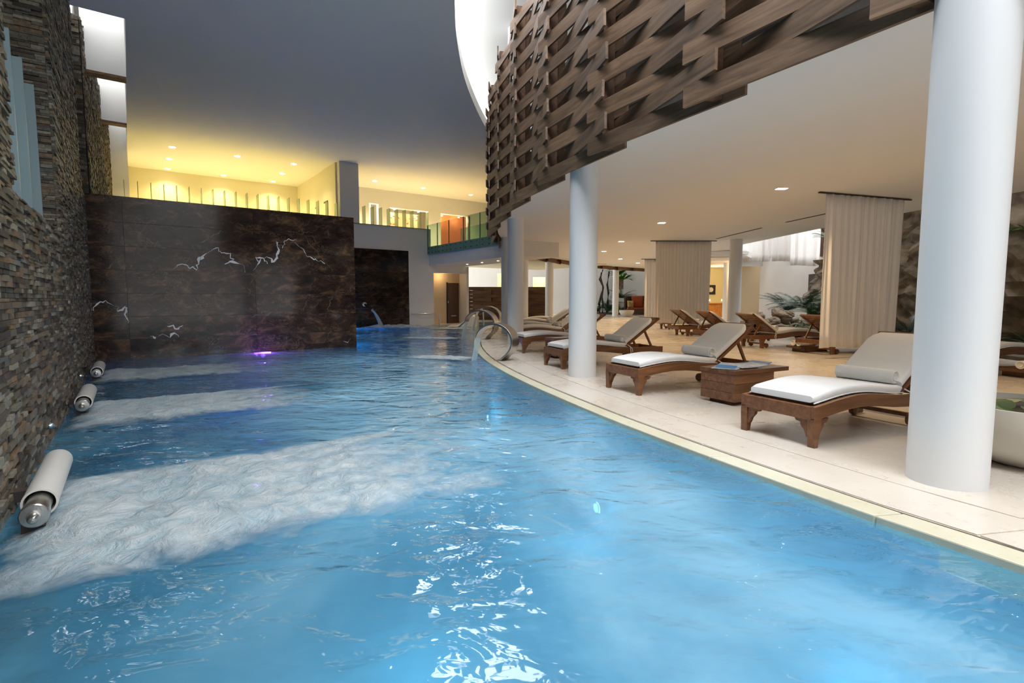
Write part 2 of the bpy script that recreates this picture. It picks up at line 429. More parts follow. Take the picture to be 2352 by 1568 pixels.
for (a, b, L) in ring:
    la, lb = offset(pool, a), offset(pool, b); Sa, Sb = seglen(la), seglen(lb)
    n = int(Sa[-1]/L)
    for i in range(n):
        if i/n*Sa[-1] > 24: break
        pa = []; pb = []
        for k in range(5):
            q = (i+.003+(0.994)*k/4)/n
            pa.append(at_s(la, Sa, q*Sa[-1])); pb.append(at_s(lb, Sb, q*Sb[-1]))
        o = MB().prism([(p.x, p.y) for p in pa]+[(p.x, p.y) for p in reversed(pb)], -.02, .006+random.uniform(0, .0015)).build('travertine_slab', 'trav', floor, bevel=.002)
# water surface with low waves
def wave(x, y):
    p = Vector((x*.9, y*1.2, 3)); h = (noise.noise(p*1.3)*.012+noise.noise(p*3.1)*.006)
    return h
vs = []; fs = []; NY = 330; NX = 120
ys = []; y = -5.5
while y < 27: ys.append(y); y += .045+.018*max(0, y)
ys.append(27)
for y in ys:
    xl = max((-.58-.59*y)/.807, -15.8); xr = interp_x(pool, y)+.01
    for i in range(NX+1):
        x = xl+(xr-xl)*i/NX; vs.append((x, y, ZW+wave(x, y)))
for j in range(len(ys)-1):
    for i in range(NX): a = j*(NX+1)+i; fs.append((a, a+1, a+NX+2, a+NX+1))
def sm(a, b, x): t = max(0, min(1, (x-a)/(b-a))); return t*t*(3-2*t)
def milk(x, y):   # how aerated the water is: high in the stream fed by the jets, low along the coping and between the jets
    n_ = noise.noise(Vector((x*.8, y*.8, 5)))*.45
    edge = sm(.15, 1.35, interp_x(pool, y)-x+n_)
    u = .807*x+.59*y; v = -.59*x+.807*y
    wall = sm(.6, 3.2, u+.56+n_*2.2)
    far = 1-.5*sm(9, 14, y)
    return max(0, min(1, (.12+.88*edge)*(.15+.85*wall)*far))
mk = [milk(p[0], p[1]) for p in vs]
water = link('pool_water', mesh('pool_water', vs, fs, True), 'water'); at_ = water.data.attributes.new('milk', 'FLOAT', 'POINT'); at_.data.foreach_set('value', mk)
tag(water, 'rippling turquoise water filling the indoor pool', 'water', kind='stuff')
# basin
bl = [(p.x, p.y) for p in pool]
left = [((-.6-.59*27)/.807, 27), ((-.6+.59*6)/.807, -6)]
poly = bl+[left[0], left[1]]
basin = MB(); basin.prism(poly, -1.35, -1.25); 
structure('floor_pool', basin.build('pool_floor', 'basin'), 'blue tiled bottom of the pool')
k = len(poly); vs = [(p[0], p[1], -1.3) for p in poly]+[(p[0], p[1], -.06) for p in poly]
structure('x', link('pool_wall', mesh('pool_wall', vs, [(i, (i+1) % k, k+(i+1) % k, k+i) for i in range(k)]), 'basin'), 'blue tiled sides of the pool')
lg = MB().prism([(-4.2, 22.9), (-3.2, 20.6), (-1.6, 20.0), (-1.12, 20.2), (-.62, 26.7), (-8, 26.9)], -1.2, -.16).build('pool_ledge', 'ledge'); structure('x', lg, 'shallow beige ledge at the far end of the pool')

# high ceiling with crescent opening edge
CE = catmull([(7.5, -8), (3.6, -5), (1.4, -1.2), (.1, 2.8), (-.65, 6.6), (-1.04, 9.95), (-1.16, 11.7), (-1.14, 13.9), (-.84, 16.95), (-.3, 19.5), (.7, 22.5), (2.2, 25.5), (4.2, 28.4), (6.6, 31.0), (9.5, 33.2)], 8)
v0 = 12.95
def P2(u, v): q = UV(u, v); return (q.x, q.y)
ceilp = [(p.x, p.y) for p in CE]+[(14, 36), P2(26, 27.6), P2(.21, 27.6), P2(.21, v0), P2(-1.4, v0), P2(-1.4, -9), (7.5, -12)]
structure('ceiling', MB().prism(ceilp, 6.55, 6.85).build('ceiling', 'ceil'), 'tall grey-white ceiling over the pool')
# upper roof over the round volume
RE = offset(scr, -.24)
roofp = [(p.x, p.y) for p in RE]+[(9.6, 34), (9.4, 5), (9.4, -4)]
structure('ceiling', MB().prism(roofp, 7.7, 8.0).build('ceiling_upper', 'ceil'), 'round roof above the woven wood screen')
# skylight glass beams crossing the crescent
for i, (a, b) in enumerate([((-1.9, 12.2), (-.3, 12.6)), ((-1.4, 8.4), (.9, 9.0)), ((-.6, 4.8), (2.4, 5.9))]):
    d = (Vector(b)-Vector(a)); c_ = (Vector(a)+Vector(b))/2
    o = MB().box((0, 0, 0), (d.length, .10, .35)).build('skylight_beam', 'white'); o.location = (c_.x, c_.y, 8.12); o.rotation_euler = (0, 0, math.atan2(d.y, d.x))
    tag(o, ['white beam crossing the crescent skylight, the farthest of the three', 'white beam crossing the crescent skylight above the wood screen', 'white beam crossing the crescent skylight, the nearest of the three'][i], 'beam')
# low ceiling over the loungers with upper floor
inn = offset(scr, .30)
lowp = [(p.x, p.y) for p in inn]+[(9.9, 35.5), (8.45, 20), (8.8, 14.5), (9.5, 9.95), (10.2, 3), (10.6, -4)]
structure('ceiling', MB().prism(lowp, 3.14, 3.42).build('ceiling_low', 'ceil'), 'low flat ceiling over the lounge deck')
iw = offset(scr, 1.3); iw2 = offset(scr, 1.36)
structure('wall_inner_shade', MB().prism([(p.x, p.y) for p in iw]+[(p.x, p.y) for p in reversed(iw2)], 3.42, 6.0).build('wall_inner_shade', 'dark'), 'added dark sheet for the shade behind the woven wood screen')  # dark sheet standing in for the shade inside the open upper floor
# columns
for (x, y, lab, z1) in [(2.74, 3.22, 'widest white round column at right foreground', 3.2), (1.045, 7.72, 'white round column at the pool deck between the second and third loungers', 3.2),
        (.09, 13.3, 'white round column behind the nearest steel fountain', 3.2), (-.15, 17.3, 'slim pale column just behind the column by the fountains', 3.2), (.47, 21.9, 'pale column showing as a narrow strip beside the far woven screen', 3.2),
        (1.88, 26.5, 'beige-lit column right of the far woven screen', 3.2), (6.95, 35.2, 'beige-lit column beside the small garden and wicker sofa', 3.2), (7.55, 17.8, 'white column right of the wide middle curtain', 3.2), (11.95, 29.2, 'cream column with warm light in front of the black framed picture', 3.2)]:
    o = MB().lathe([(.205, -.03), (.205, z1)], 48).build('round_column', 'column', smooth=True); o.location = (x, y, 0); tag(o, lab, 'column', 'round columns under the low ceiling')
o = MB().lathe([(.19, 3.42), (.19, 7.72)], 40).build('round_column', 'column', smooth=True); o.location = (.09, 13.3, 0); tag(o, 'white round column rising above the woven wood screen', 'column')

# ---- stone wall
top = 6.56
wl = MB()
uvbox(wl, -1.5, -.60, -9, 12.75, -1.3, 1.86)
uvbox(wl, -1.5, -.60, -9, 4.8, 1.86, 6.56)
uvbox(wl, -1.5, -.60, 7.7, 11.9, 1.86, 6.56)
uvbox(wl, -1.5, -1.05, 4.7, 7.8, 1.8, 6.56)
uvbox(wl, -1.5, -.60, 11.8, 15.7, -1.3, 3.08)
uvbox(wl, -1.6, -1.3, 11.8, 15.7, 1.8, 7.5)
wl.prism([UV(-1.6, 15.7), UV(-.62, 15.7), UV(-.32, 24.0), UV(-.32, 27.3), UV(-1.6, 27.3)], -1.3, 7.5)
wall_left = wl.build('wall_left', 'mortar'); structure('x', wall_left, 'rough stacked stone wall along the left of the pool')
strips = []
def clad(u, v, z, w, h, d, ori='v'):
    if u is None: u = -.61+(v-15.7)*.036
    strips.append((u, v, z, w, h, d, ori))
def fill(v_0, v_1, z_0, z_1, face, ori, hm=.042):
    z = z_0
    while z < z_1:
        h = min(random.choice([.022, .026, .032, .04]) if hm < .05 else random.choice([.045, .06, .08]), z_1-z)
        a = v_0-random.uniform(0, .2)
        while a < v_1:
            w = random.uniform(.08, .26)*(1 if hm < .05 else 1.5); b = min(a+w, v_1); a2 = max(a, v_0)
            if b-a2 > .02: clad(face, (a2+b)/2, z+h/2, b-a2-.003, h-.003, random.uniform(.012, .042), ori)
            a += w
        z += h
fill(1.2, 12.70, -.10, 1.86, -.60, 'v')
fill(1.2, 4.8, 1.86, 5.6, -.60, 'v')
fill(11.9, 12.70, 1.86, 3.06, -.60, 'v')
fill(7.7, 11.9, 1.86, 6.5, -.60, 'v')
fill(15.7, 24.0, 3.0, 7.5, None, 'v', .06)
# jambs facing the camera (horizontal run in u)
fill(-1.05, -.60, 1.86, 6.5, 7.7, 'u')
fill(-1.3, -.62, 2.9, 7.5, 15.7, 'u', .06)
cand = []
for i, s_ in enumerate(strips):
    u, v, z, w, h, d, ori = s_
    p = UV(u, v) if ori == 'v' else UV(v, u)
    dd = p.y
    px = 1176+1200*p.x/max(dd, .5)
    vis = 0 < px < 2352 and dd > 1.5
    cand.append((-(w*h/dd**2) if vis else 1, i))
cand.sort(); single = set(i for _, i in cand[:290])
vb = []; fb = []; rb = []
unit = MB().box((0, 0, 0), (1, 1, 1)); um = mesh('stone_strip', unit.v, unit.f); um.materials.append(M['strip'])
for i, (u, v, z, w, h, d, ori) in enumerate(strips):
    if ori == 'v': c_ = UV(u+d/2, v, z); dim = (w, d, h); ang = math.atan2(D1[1], D1[0])
    else: c_ = UV(v, u-d/2, z); dim = (w, d, h); ang = RZ
    if i in single:
        o = bpy.data.objects.new('stone_strip', um); C.objects.link(o); o.location = c_; o.scale = dim; o.rotation_euler = (0, 0, ang); o.parent = wall_left
        o['rnd'] = random.random()
    else:
        n = len(vb); ca, sa = cos(ang), sin(ang)
        for x in (-.5, .5):
            for y in (-.5, .5):
                for q in (-.5, .5): vb.append((c_.x+x*dim[0]*ca-y*dim[1]*sa, c_.y+x*dim[0]*sa+y*dim[1]*ca, z+q*dim[2]))
        fb += [(n, n+1, n+3, n+2), (n+4, n+6, n+7, n+5), (n, n+4, n+5, n+1), (n+2, n+3, n+7, n+6), (n, n+2, n+6, n+4), (n+1, n+5, n+7, n+3)]; rb.append(random.random())
me = mesh('stone_cladding', vb, fb); at_ = me.attributes.new('rnd', 'FLOAT', 'FACE')
at_.data.foreach_set('value', [r for r in rb for _ in range(6)])
tag(link('stone_cladding', me, 'stripstuff', wall_left), kind='stuff')
# frosted glass blades in the first opening
gb = empty('glass_blade_screen', UV(-1.0, 4.6, 1.86), label='pale blue frosted glass blades standing in the opening of the stone wall', cat='glass screen')
for i, (v, hh, u) in enumerate([(6.05, 1.5, -.78), (6.7, 1.5, -.78), (7.45, 1.5, -.78)]):
    o = uvbox(MB(), u-.10, u+.09, v, v+.03, 1.86, 1.86+hh).build('glass_blade', 'blueglass', gb); o.matrix_parent_inverse = gb.matrix_world.inverted()
    o.matrix_parent_inverse = Matrix.Translation(-UV(-1.0, 4.6, 1.86))
# small steel studs on the stone wall
for i, (v, z, lab) in enumerate([(5.55, .13, 'small steel stud on the stone wall between the two nearest water tubes'), (8.85, .14, 'small steel stud on the stone wall between the second and third water tubes')]):
    o = MB().lathe([(.022, 0), (.022, .02), (.012, .035), (.002, .04)], 16).build('wall_stud', 'chrome', smooth=True)
    o.location = UV(-.57, v, z); o.rotation_euler = (0, pi/2, RZ); tag(o, lab, 'stud')

# ---- marble wall with tiles
mw = uvbox(MB(), -.60, 4.50, 12.74, 13.5, -1.3, 3.085).build('marble_wall', 'greyvein'); structure('x', mw, 'free standing dark brown marble wall rising from the pool')
us = [-.57, -.02, 2.27, 4.515]; zs = [-.20, .36, .80, 1.255, 1.71, 2.165, 2.62, 3.10]
for a, b in zip(us, us[1:]):
    for c0, c1 in zip(zs, zs[1:]):
        o = MB().box((0, 0, 0), (b-a-.003, .03, c1-c0-.003)).build('marble_slab', 'marble', mw, bevel=.0015)
        o.location = UV((a+b)/2, 12.725+random.uniform(-.0007, .0007), (c0+c1)/2); o.rotation_euler = (0, 0, RZ)
uvbox(MB(), -.57, 4.515, 12.71, 13.5, 3.085, 3.115).build('marble_cap', 'marble', mw)
o = uvbox(MB(), 4.50, 4.525, 12.745, 13.5, -.2, 3.10).build('marble_end', 'marble', mw)
# where a photo direction meets the marble face (used to lay out the veins)
TH = math.atan(98/1200)
def on_v(px, py, v):
    a = (px-1176)/1200; b = (784-py)/1200
    d = Vector((a, cos(TH)+b*sin(TH), -sin(TH)+b*cos(TH)))
    t = v/(-.59*d.x+.807*d.y); p = d*t
    return (p.x*.807+p.y*.59, p.z+1.15)
def on_z(px, py, z):
    a = (px-1176)/1200; b = (784-py)/1200
    d = Vector((a, cos(TH)+b*sin(TH), -sin(TH)+b*cos(TH))); t = (z-1.15)/d.z; return Vector((d.x*t, d.y*t, z))
def vein(pts, w, m, name):
    # irregular thin inlay: polyline with jitter
    q = [Vector(on_v(200+x/3.618, 430+y/3.618, 12.708)) for x, y in pts]; L = []
    for a, b in zip(q, q[1:]):
        n = max(2, int((b-a).length/.035))
        for k in range(n):
            L.append(a.lerp(b, k/n)+Vector((random.uniform(-.028, .028), random.uniform(-.028, .028))))
    L.append(q[-1]); vs = []; fs = []
    for i, p in enumerate(L):
        t = (L[min(i+1, len(L)-1)]-L[max(i-1, 0)]).normalized(); nn = Vector((-t.y, t.x)); ww = w*(.12+2.3*max(0, noise.noise(Vector((p.x*7, p.y*7, w*900)))+.18))*random.uniform(.6, 1.2)*(.45+.65*sin(pi*(i+.5)/len(L)))
        for s_ in (-1, 1):
            r = p+nn*s_*ww; P_ = UV(r.x, 12.7075, r.y); vs.append(P_)
        for s_ in (-1, 1):
            r = p+nn*s_*ww; P_ = UV(r.x, 12.712, r.y); vs.append(P_)
    for i in range(len(L)-1):
        n = i*4; fs += [(n, n+1, n+5, n+4), (n+2, n+6, n+7, n+3), (n, n+4, n+6, n+2), (n+1, n+3, n+7, n+5)]
    link(name, mesh(name, vs, fs), m, mw)
vein([(720, 668), (790, 640), (850, 665), (910, 680), (925, 620), (960, 575), (1000, 545), (1050, 515), (1085, 500), (1105, 540), (1140, 550), (1185, 548), (1200, 580), (1220, 600)], .016, 'vein', 'white_vein')
vein([(1150, 630), (1210, 625), (1260, 640), (1300, 655), (1315, 705)], .014, 'vein', 'white_vein')
vein([(1375, 700), (1400, 670), (1430, 615), (1480, 585), (1520, 580), (1545, 625), (1575, 590), (1588, 540), (1582, 455)], .018, 'vein', 'white_vein')
vein([(1430, 610), (1395, 590), (1460, 595), (1500, 635)], .016, 'vein', 'white_vein')
vein([(1560, 438), (1595, 475), (1632, 500), (1636, 460), (1680, 435), (1745, 440)], .010, 'vein', 'white_vein')
vein([(1730, 460), (1775, 500), (1810, 535), (1840, 575), (1890, 600), (1930, 610), (1978, 635)], .010, 'vein', 'white_vein')
vein([(55, 1020), (100, 960), (150, 945), (200, 965), (245, 985), (250, 1040), (290, 1010), (322, 985), (318, 1060), (340, 1130)], .011, 'vein', 'white_vein')
vein([(515, 1235), (545, 1230), (570, 1252)], .02, 'vein', 'white_vein')
vein([(605, 1225), (640, 1215), (690, 1240), (725, 1215), (745, 1240), (760, 1228)], .028, 'vein', 'white_vein')
vein([(665, 1145), (710, 1155), (735, 1178), (765, 1160), (800, 1145)], .02, 'vein', 'white_vein')
vein([(2135, 1280), (2165, 1290), (2190, 1255)], .006, 'vein', 'white_vein')
for pts in [[(1680, 225), (1760, 330), (1830, 440), (1940, 580), (2050, 700)], [(1975, 760), (1900, 860), (1820, 970), (1780, 1040)], [(740, 780), (850, 900), (960, 1020), (1060, 1130)], [(2030, 1190), (1950, 1300)], [(1290, 1250), (1210, 1320), (1120, 1340)], [(1060, 190), (980, 300)], [(1440, 1170), (1500, 1230), (1560, 1290)]]:
    vein(pts, .007, 'goldvein', 'brown_vein')

for k in range(46):
    x = random.uniform(60, 2150); y = random.uniform(250, 1250); a_ = random.choice([-.5, .6, .15, 2.3])+random.uniform(-.4, .4); pts = [(x, y)]
    for q in range(random.randint(3, 8)):
        a_ += random.uniform(-.5, .5); x += 55*cos(a_); y += 55*sin(a_)
        if 40 < x < 2180 and 200+x*.06 < y < 1280: pts.append((x, y))
    if len(pts) > 2: vein(pts, random.uniform(.002, .006), random.choice(['goldvein', 'goldvein', 'greyvein']), 'thin_vein')
# ---- far pool wall, pier and mezzanine
ww = MB()
uvbox(ww, 6.93, 7.70, 21.0, 27.0, 4.15, 6.56)         # pier / side wall of the yellow lobby
W_ = ww.build('wall_pier', 'white'); structure('x', W_, 'white pier between the yellow lobby and the glass balcony')
w2 = MB()
uvbox(w2, -.6, 10.9, 21.0, 21.25, -1.3, 4.18)
uvbox(w2, 10.9, 11.02, 21.0, 21.25, -1.3, 2.62)
uvbox(w2, 11.02, 12.85, 21.0, 21.25, 2.30, 2.64)
uvbox(w2, 12.73, 12.85, 21.0, 21.9, -.02, 2.62)
W2 = w2.build('wall_back', 'white'); structure('x', W2, 'white wall at the far end of the pool with a door niche')
nb = MB(); uvbox(nb, 10.9, 12.73, 21.65, 21.85, 0, 2.6); uvbox(nb, 10.85, 11.0, 21.25, 21.65, -.02, 2.6); uvbox(nb, 11.0, 12.73, 21.25, 21.65, 2.36, 2.5)
structure('x', nb.build('wall_niche', 'beige'), 'beige back of the door niche')
MB_ = uvbox(MB(), 10.9, 12.73, 21.0, 21.66, -1.2, .004).build('floor_niche', 'trav'); structure('x', MB_, 'travertine floor of the door niche')
db = empty('door_1', UV(12.36, 21.645, 0), RZ); db['kind'] = 'structure'; db['label'] = 'dark brown wooden door in the beige niche'
MB().box((0, -.03, .95), (.60, .05, 1.88)).build('door_leaf', 'doorwood', db, bevel=.004)
MB().box((-.32, -.03, .96), (.04, .07, 1.92)).build('door_frame', 'blackframe', db); MB().box((0, -.07, .35), (.25, .02, .04)).build('door_vent', 'steel', db)
MB().tube([(-.3, -.08, .95), (-.3, -.08, 1.05)], .012).build('door_handle', 'chrome', db)
# second dark marble panel
m2 = empty('marble_panel', UV(8.1, 20.98, -.1), label='narrow dark marble panel with a water spout beyond the big marble wall', cat='wall panel')
us2 = [6.4, 7.0, 9.80]; zs2 = [-.3, .30, .75, 1.2, 1.65, 2.3, 3.2]
for a, b in zip(us2, us2[1:]):
    for c0, c1 in zip(zs2, zs2[1:]):
        o = MB().box((0, 0, 0), (b-a-.006, .05, c1-c0-.005)).build('marble_slab', 'marble2', m2)
        p = UV((a+b)/2, 20.97, (c0+c1)/2)-UV(8.1, 20.98, -.1); o.location = p; o.rotation_euler = (0, 0, RZ)
# mezzanine floor, back walls
mz = MB(); uvbox(mz, -.6, 10.9, 21.2, 27.2, 3.2, 3.41); uvbox(mz, 10.85, 22, 21.0, 27.2, 3.05, 3.41)
structure('x', mz.build('floor_mezzanine', 'cream'), 'upper floor of the mezzanine')
bw = MB(); uvbox(bw, .15, 1.9, 27.0, 27.3, 3.4, 6.56); uvbox(bw, .13, .21, 24.2, 27.1, 3.4, 6.56); uvbox(bw, 1.9, 3.95, 27.0, 27.3, 4.95, 6.56); uvbox(bw, 3.95, 6.95, 27.0, 27.3, 3.4, 6.56)
structure('x', bw.build('wall_lobby', 'cream'), 'cream back wall of the yellow lit lobby')
nn_ = MB(); uvbox(nn_, 1.8, 4.0, 28.6, 28.7, 3.4, 5.2); uvbox(nn_, 1.8, 1.9, 27.3, 28.6, 3.4, 5.2); uvbox(nn_, 3.95, 4.05, 27.3, 28.6, 3.4, 5.2); uvbox(nn_, 1.8, 4.0, 27.3, 28.6, 4.95, 5.1)
structure('x', nn_.build('wall_lobby_niche', 'yellow'), 'golden niche in the lobby wall')
# side wall of lobby cladding in yellow with two dark openings
sw = MB(); uvbox(sw, 6.86, 6.93, 21.3, 27.0, 3.4, 6.56); structure('x', sw.build('wall_lobby_side', 'cream'), 'cream side wall of the yellow lit lobby')
for i, (v, w, h) in enumerate([(22.3, .5, 1.75), (23.6, .45, 1.7)]):
    fr = uvbox(MB(), 6.83, 6.87, v, v+w, 3.41, 3.41+h+.05); o = fr.build('door_%d' % (i+2), 'doorwood'); structure('x', o, 'dark framed opening in the lobby side wall')
    uvbox(MB(), 6.80, 6.85, v+.06, v+w-.06, 3.41, 3.41+h-.04).build('door_leaf', 'cream', o)
# right back wall of the upper level: niches
rw = MB()
def hz(px, py, v): return on_v(px, py, v)
bz0 = 3.41
nu = [(hz(848, 480, 25.2)[0], hz(870, 480, 25.2)[0], hz(858, 467, 25.2)[1]), (hz(895, 480, 25.2)[0], hz(984, 490, 25.2)[0], hz(940, 481, 25.2)[1]), (hz(1012, 490, 25.2)[0], hz(1077, 490, 25.2)[0], hz(1040, 493, 25.2)[1])]
cur = 7.6
for a, b, zt in nu:
    uvbox(rw, cur, a, 25.2, 25.5, 3.4, 6.56); uvbox(rw, a, b, 25.2, 25.5, zt, 6.56); cur = b
uvbox(rw, cur, 22, 25.2, 25.5, 3.4, 6.56)
structure('x', rw.build('wall_upper_back', 'white'), 'pale upper wall with three lit openings')
a, b, zt = nu[0]; structure('x', uvbox(MB(), a-.1, b+.1, 26.5, 26.6, 3.4, 6.5).build('wall_lit_niche', 'white'), 'bright white niche wall')
a, b, zt = nu[1]
art = empty('art_panel', UV((a+b)/2, 25.9, 3.41), RZ, 'cream wall panel scattered with small red leaf marks in the middle opening', 'wall art')
MB().box((-.1, 0, 1.1), (b-a-.3, .06, 2.2)).build('panel_board', 'yellow', art)
red = MB()
for i in range(26):
    q = Matrix.Rotation(random.uniform(-.9, .9), 3, 'Y'); red.box((random.uniform(-.85, .85), -.035, random.uniform(.8, 2.1)), (random.uniform(.08, .16), .008, random.uniform(.03, .06)), q)
red.build('red_mark', 'orange', art)
a, b, zt = nu[2]
orw = uvbox(MB(), a-.3, b+.4, 26.2, 26.3, 3.4, 6.5).build('orange_wall', 'orange'); structure('x', orw, 'orange-red wall seen through the right opening')
uvbox(MB(), b-.05, b+.05, 25.15, 25.25, 3.4, nu[2][2]).build('opening_post', 'doorwood', orw)
structure('x', uvbox(MB(), 7.6, 16, 27.5, 27.6, 3.4, 6.5).build('wall_behind_openings', 'cream'), 'cream wall behind the upper openings')

# parapet cap, fins
uvbox(MB(), -.6, 10.9, 20.98, 21.27, 4.18, 4.20).build('parapet_cap', 'darkboard', W2)
def finrail(name, u0, n, label):
    e = empty(name, UV(u0, 21.12, 4.2), 0, label, 'glass fins')
    fm = mesh('glass_fin', *(lambda m_: (m_.v, m_.f))(MB().box((0, 0, .36), (.02, .34, .72)))); fm.materials.append(M['finglass'])
    for i in range(n):
        o = bpy.data.objects.new('glass_fin', fm); C.objects.link(o); o.parent = e; p = UV(.355*i, 0); o.location = (p.x, p.y, 0); o.rotation_euler = (0, 0, RZ)
finrail('fin_balustrade', .05, 20, 'row of frosted green glass fins in front of the yellow lobby')
finrail('fin_balustrade', 7.93, 9, 'row of frosted green glass fins right of the white pier')

# slot skylight baffles
for i, v in enumerate([16.3, 20.5]):
    o = uvbox(MB(), -.62, .21, v, v+.28, 6.55, 8.1).build('slot_baffle', 'white')
    tag(o, ['white baffle across the left slot skylight, nearer one', 'white baffle across the left slot skylight, farther one'][i], 'baffle')
    uvbox(MB(), -.62, .21, v-.005, v+.30, 6.50, 6.56).build('baffle_edge', 'darkboard', o)
structure('x', uvbox(MB(), -.62, .21, 24.0, 24.25, 3.4, 8.3).build('wall_slot_end', 'white'), 'white wall closing the left light slot')
s_ = MB(); uvbox(s_, .21, .3, 13, 27.3, 6.85, 8.3); uvbox(s_, -1.6, .3, 12.85, 13.0, 6.56, 8.3)
for (a_, b_) in ((13.0, 14.9), (16.6, 19.2), (20.8, 23.0)): uvbox(s_, -1.6, .3, a_, b_, 8.3, 8.42)  # unseen covers added over the slot to cut its daylight
uvbox(s_, -1.6, -.75, 13, 24.2, 7.5, 8.3)
structure('x', s_.build('wall_slot_side', 'white'), 'white upstand of the slot skylight with unseen covers added to dim it')

# bridge to the round volume
br = [UV(10.80, 20.99), UV(10.76, 14.6), UV(12.45, 14.2), UV(12.45, 20.99)]
bb = MB(); bb.prism(br, 2.62, 3.08); bb.prism(br, 3.08, 3.41)
bridge = bb.build('bridge_slab', 'white'); structure('x', bridge, 'white bridge slab leading to the round upper floor')
bal = empty('glass_balustrade', UV(10.74, 20.9, 3.08), label='clear green glass balustrade on the white bridge', cat='balustrade')
b0 = UV(10.74, 20.9, 3.08)
jl = [20.95, 20.05, 19.05, 17.9, 16.7, 15.4]
for a, b in zip(jl, jl[1:]):
    o = uvbox(MB(), 10.72, 10.745, b+.012, a-.012, 3.42, 4.36).build('glass_pane', 'railglass', bal); o.location = -b0
    o = uvbox(MB(), 10.715, 10.745, b+.012, a-.012, 3.09, 3.42).build('glass_band', 'bandglass', bal); o.location = -b0
    for q in (.15, .5, .85):
        for zz in (3.16, 3.34):
            p = UV(10.70, b+(a-b)*q, zz)-b0; o2 = MB().box((0, 0, 0), (.03, .035, .035)).build('glass_bolt', 'blackframe', bal); o2.location = p; o2.rotation_euler = (0, 0, RZ)
    o = uvbox(MB(), 10.71, 10.745, a-.01, a+.012, 3.09, 4.36).build('glass_joint', 'edgeglass', bal); o.location = -b0
bal2 = uvbox(MB(), 12.42, 12.44, 14.6, 21, 3.42, 4.36).build('glass_balustrade', 'railglass'); tag(bal2, 'clear glass balustrade along the far side of the bridge', 'balustrade')

# ---- woven wood screen
screen = empty('woven_wood_screen', (0, 0, 2.95), label='curved brown screen of woven boards hanging around the round upper floor', cat='wood screen')
PIT = .1975; HB = .190; ROWS = 18
def board_pts(P_, Q_, far_front, r):
    # P_ far junction, Q_ near junction
    t = (Q_-P_); L = t.length; t = t/L; n = Vector((-t.y, t.x))
    if n.dot(Vector((1, 0))) < 0 and P_.y < 22: n = -n
    return t, n, L
st = [Vector(p) for p in SCR]
rest = MB(); singles = 0
for k in range(len(st)-1):
    Qn, Pf = st[k], st[k+1]              # near, far
    t = (Qn-Pf); L = t.length; t /= L; n = Vector((-t.y, t.x))   # inward (to the right when looking away)
    # unify inward
    mid = (Qn+Pf)/2
    if n.dot(Vector((8, 18))-mid) < 0: n = -n
    rr = range(ROWS) if 1 <= k <= 13 else range(0, ROWS)
    for r in rr:
        jit = random.uniform(-.05, .05)
        if r % 2 == 0: s0, d0, s1, d1 = 0+jit*.3, .0, L+.46+jit, .27
        else: s0, d0, s1, d1 = -.03+jit*.3, .27, L+.44+jit, .0
        a = Pf+t*s0+n*d0; b = Pf+t*s1+n*d1; c_ = (a+b)/2; d = b-a
        z = 2.95+r*PIT+HB/2+random.uniform(-.004, .004)
        rot = Matrix.Rotation(math.atan2(d.y, d.x), 3, 'Z')
        if 1 <= k <= 13 and singles < 240 or (k > 13 and r < 2 and singles < 296):
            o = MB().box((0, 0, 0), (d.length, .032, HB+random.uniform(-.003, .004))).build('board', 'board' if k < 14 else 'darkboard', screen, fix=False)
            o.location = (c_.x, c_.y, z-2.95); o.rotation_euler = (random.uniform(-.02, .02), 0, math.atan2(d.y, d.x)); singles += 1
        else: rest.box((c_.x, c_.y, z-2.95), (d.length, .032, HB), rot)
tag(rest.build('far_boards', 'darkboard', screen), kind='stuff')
for k in range(1, len(st)-1):
    t = (st[k-1]-st[k+1]).normalized(); n = Vector((-t.y, t.x))
    if n.dot(Vector((8, 18))-st[k]) < 0: n = -n
    p = st[k]+t*.22+n*.135
    o = MB().box((0, 0, 1.78), (.09, .16, 3.5)).build('post', 'darkboard', screen); o.location = (p.x, p.y, 0); o.rotation_euler = (0, 0, math.atan2(t.y, t.x))

# low woven screen on the far deck
ls = empty('low_woven_screen', (0, 28.6, 0), label='low freestanding dark woven wood screen on the far deck', cat='wood screen')
MB().box((.0, .16, .9), (4.3, .02, 1.8)).build('gap_shade_panel', 'dark', ls)  # dark panel added so the gaps between boards read as shade
for k in range(4):
    for r in range(9):
        x0 = -2.35+k*1.05; f = 1 if r % 2 == 0 else -1
        o = MB().box((0, 0, 0), (1.45, .03, .193)).build('board', 'darkboard', ls, fix=False); o.location = (x0+.5, .04, .1+r*.2); o.rotation_euler = (0, 0, f*.13)
    for r in range(1): MB().box((x0, .1, .9), (.08, .1, 1.8)).build('post', 'darkboard', ls)

# far wall behind the lobby, outer walls
fw = MB()
fw.box((-3.55, 40.2, 4.2), (4.9, .3, 8.4)); fw.box((-.35, 40.2, 5.9), (1.5, .3, 5.6)); fw.box((1.0, 40.2, 4.2), (1.2, .3, 8.4)); fw.box((2.1, 40.2, 5.6), (1.0, .3, 5.6)); fw.box((11.3, 40.2, 4.2), (17.4, .3, 8.4))
fo = fw.build('wall_far', 'white'); structure('x', fo, 'tall pale wall at the far end of the hall')
structure('x', MB().box((.5, 42.2, 2), (8, .1, 4.4)).build('wall_far_niche', 'yellow'), 'yellow lit wall in the far openings')
ow = MB(); ow.box((19.8, 18, 4), (.3, 50, 8.4)); ow.box((3, -8.5, 4), (40, .3, 9)); ow.box((-10, -8.6, 3), (20, .3, 8))
structure('x', ow.build('wall_outer', 'white'), 'outer walls of the hall')
ou = MB(); ou.prism([P2(20, 24), P2(21.8, 24), (20, 40), (19, 40)], 0, 8)
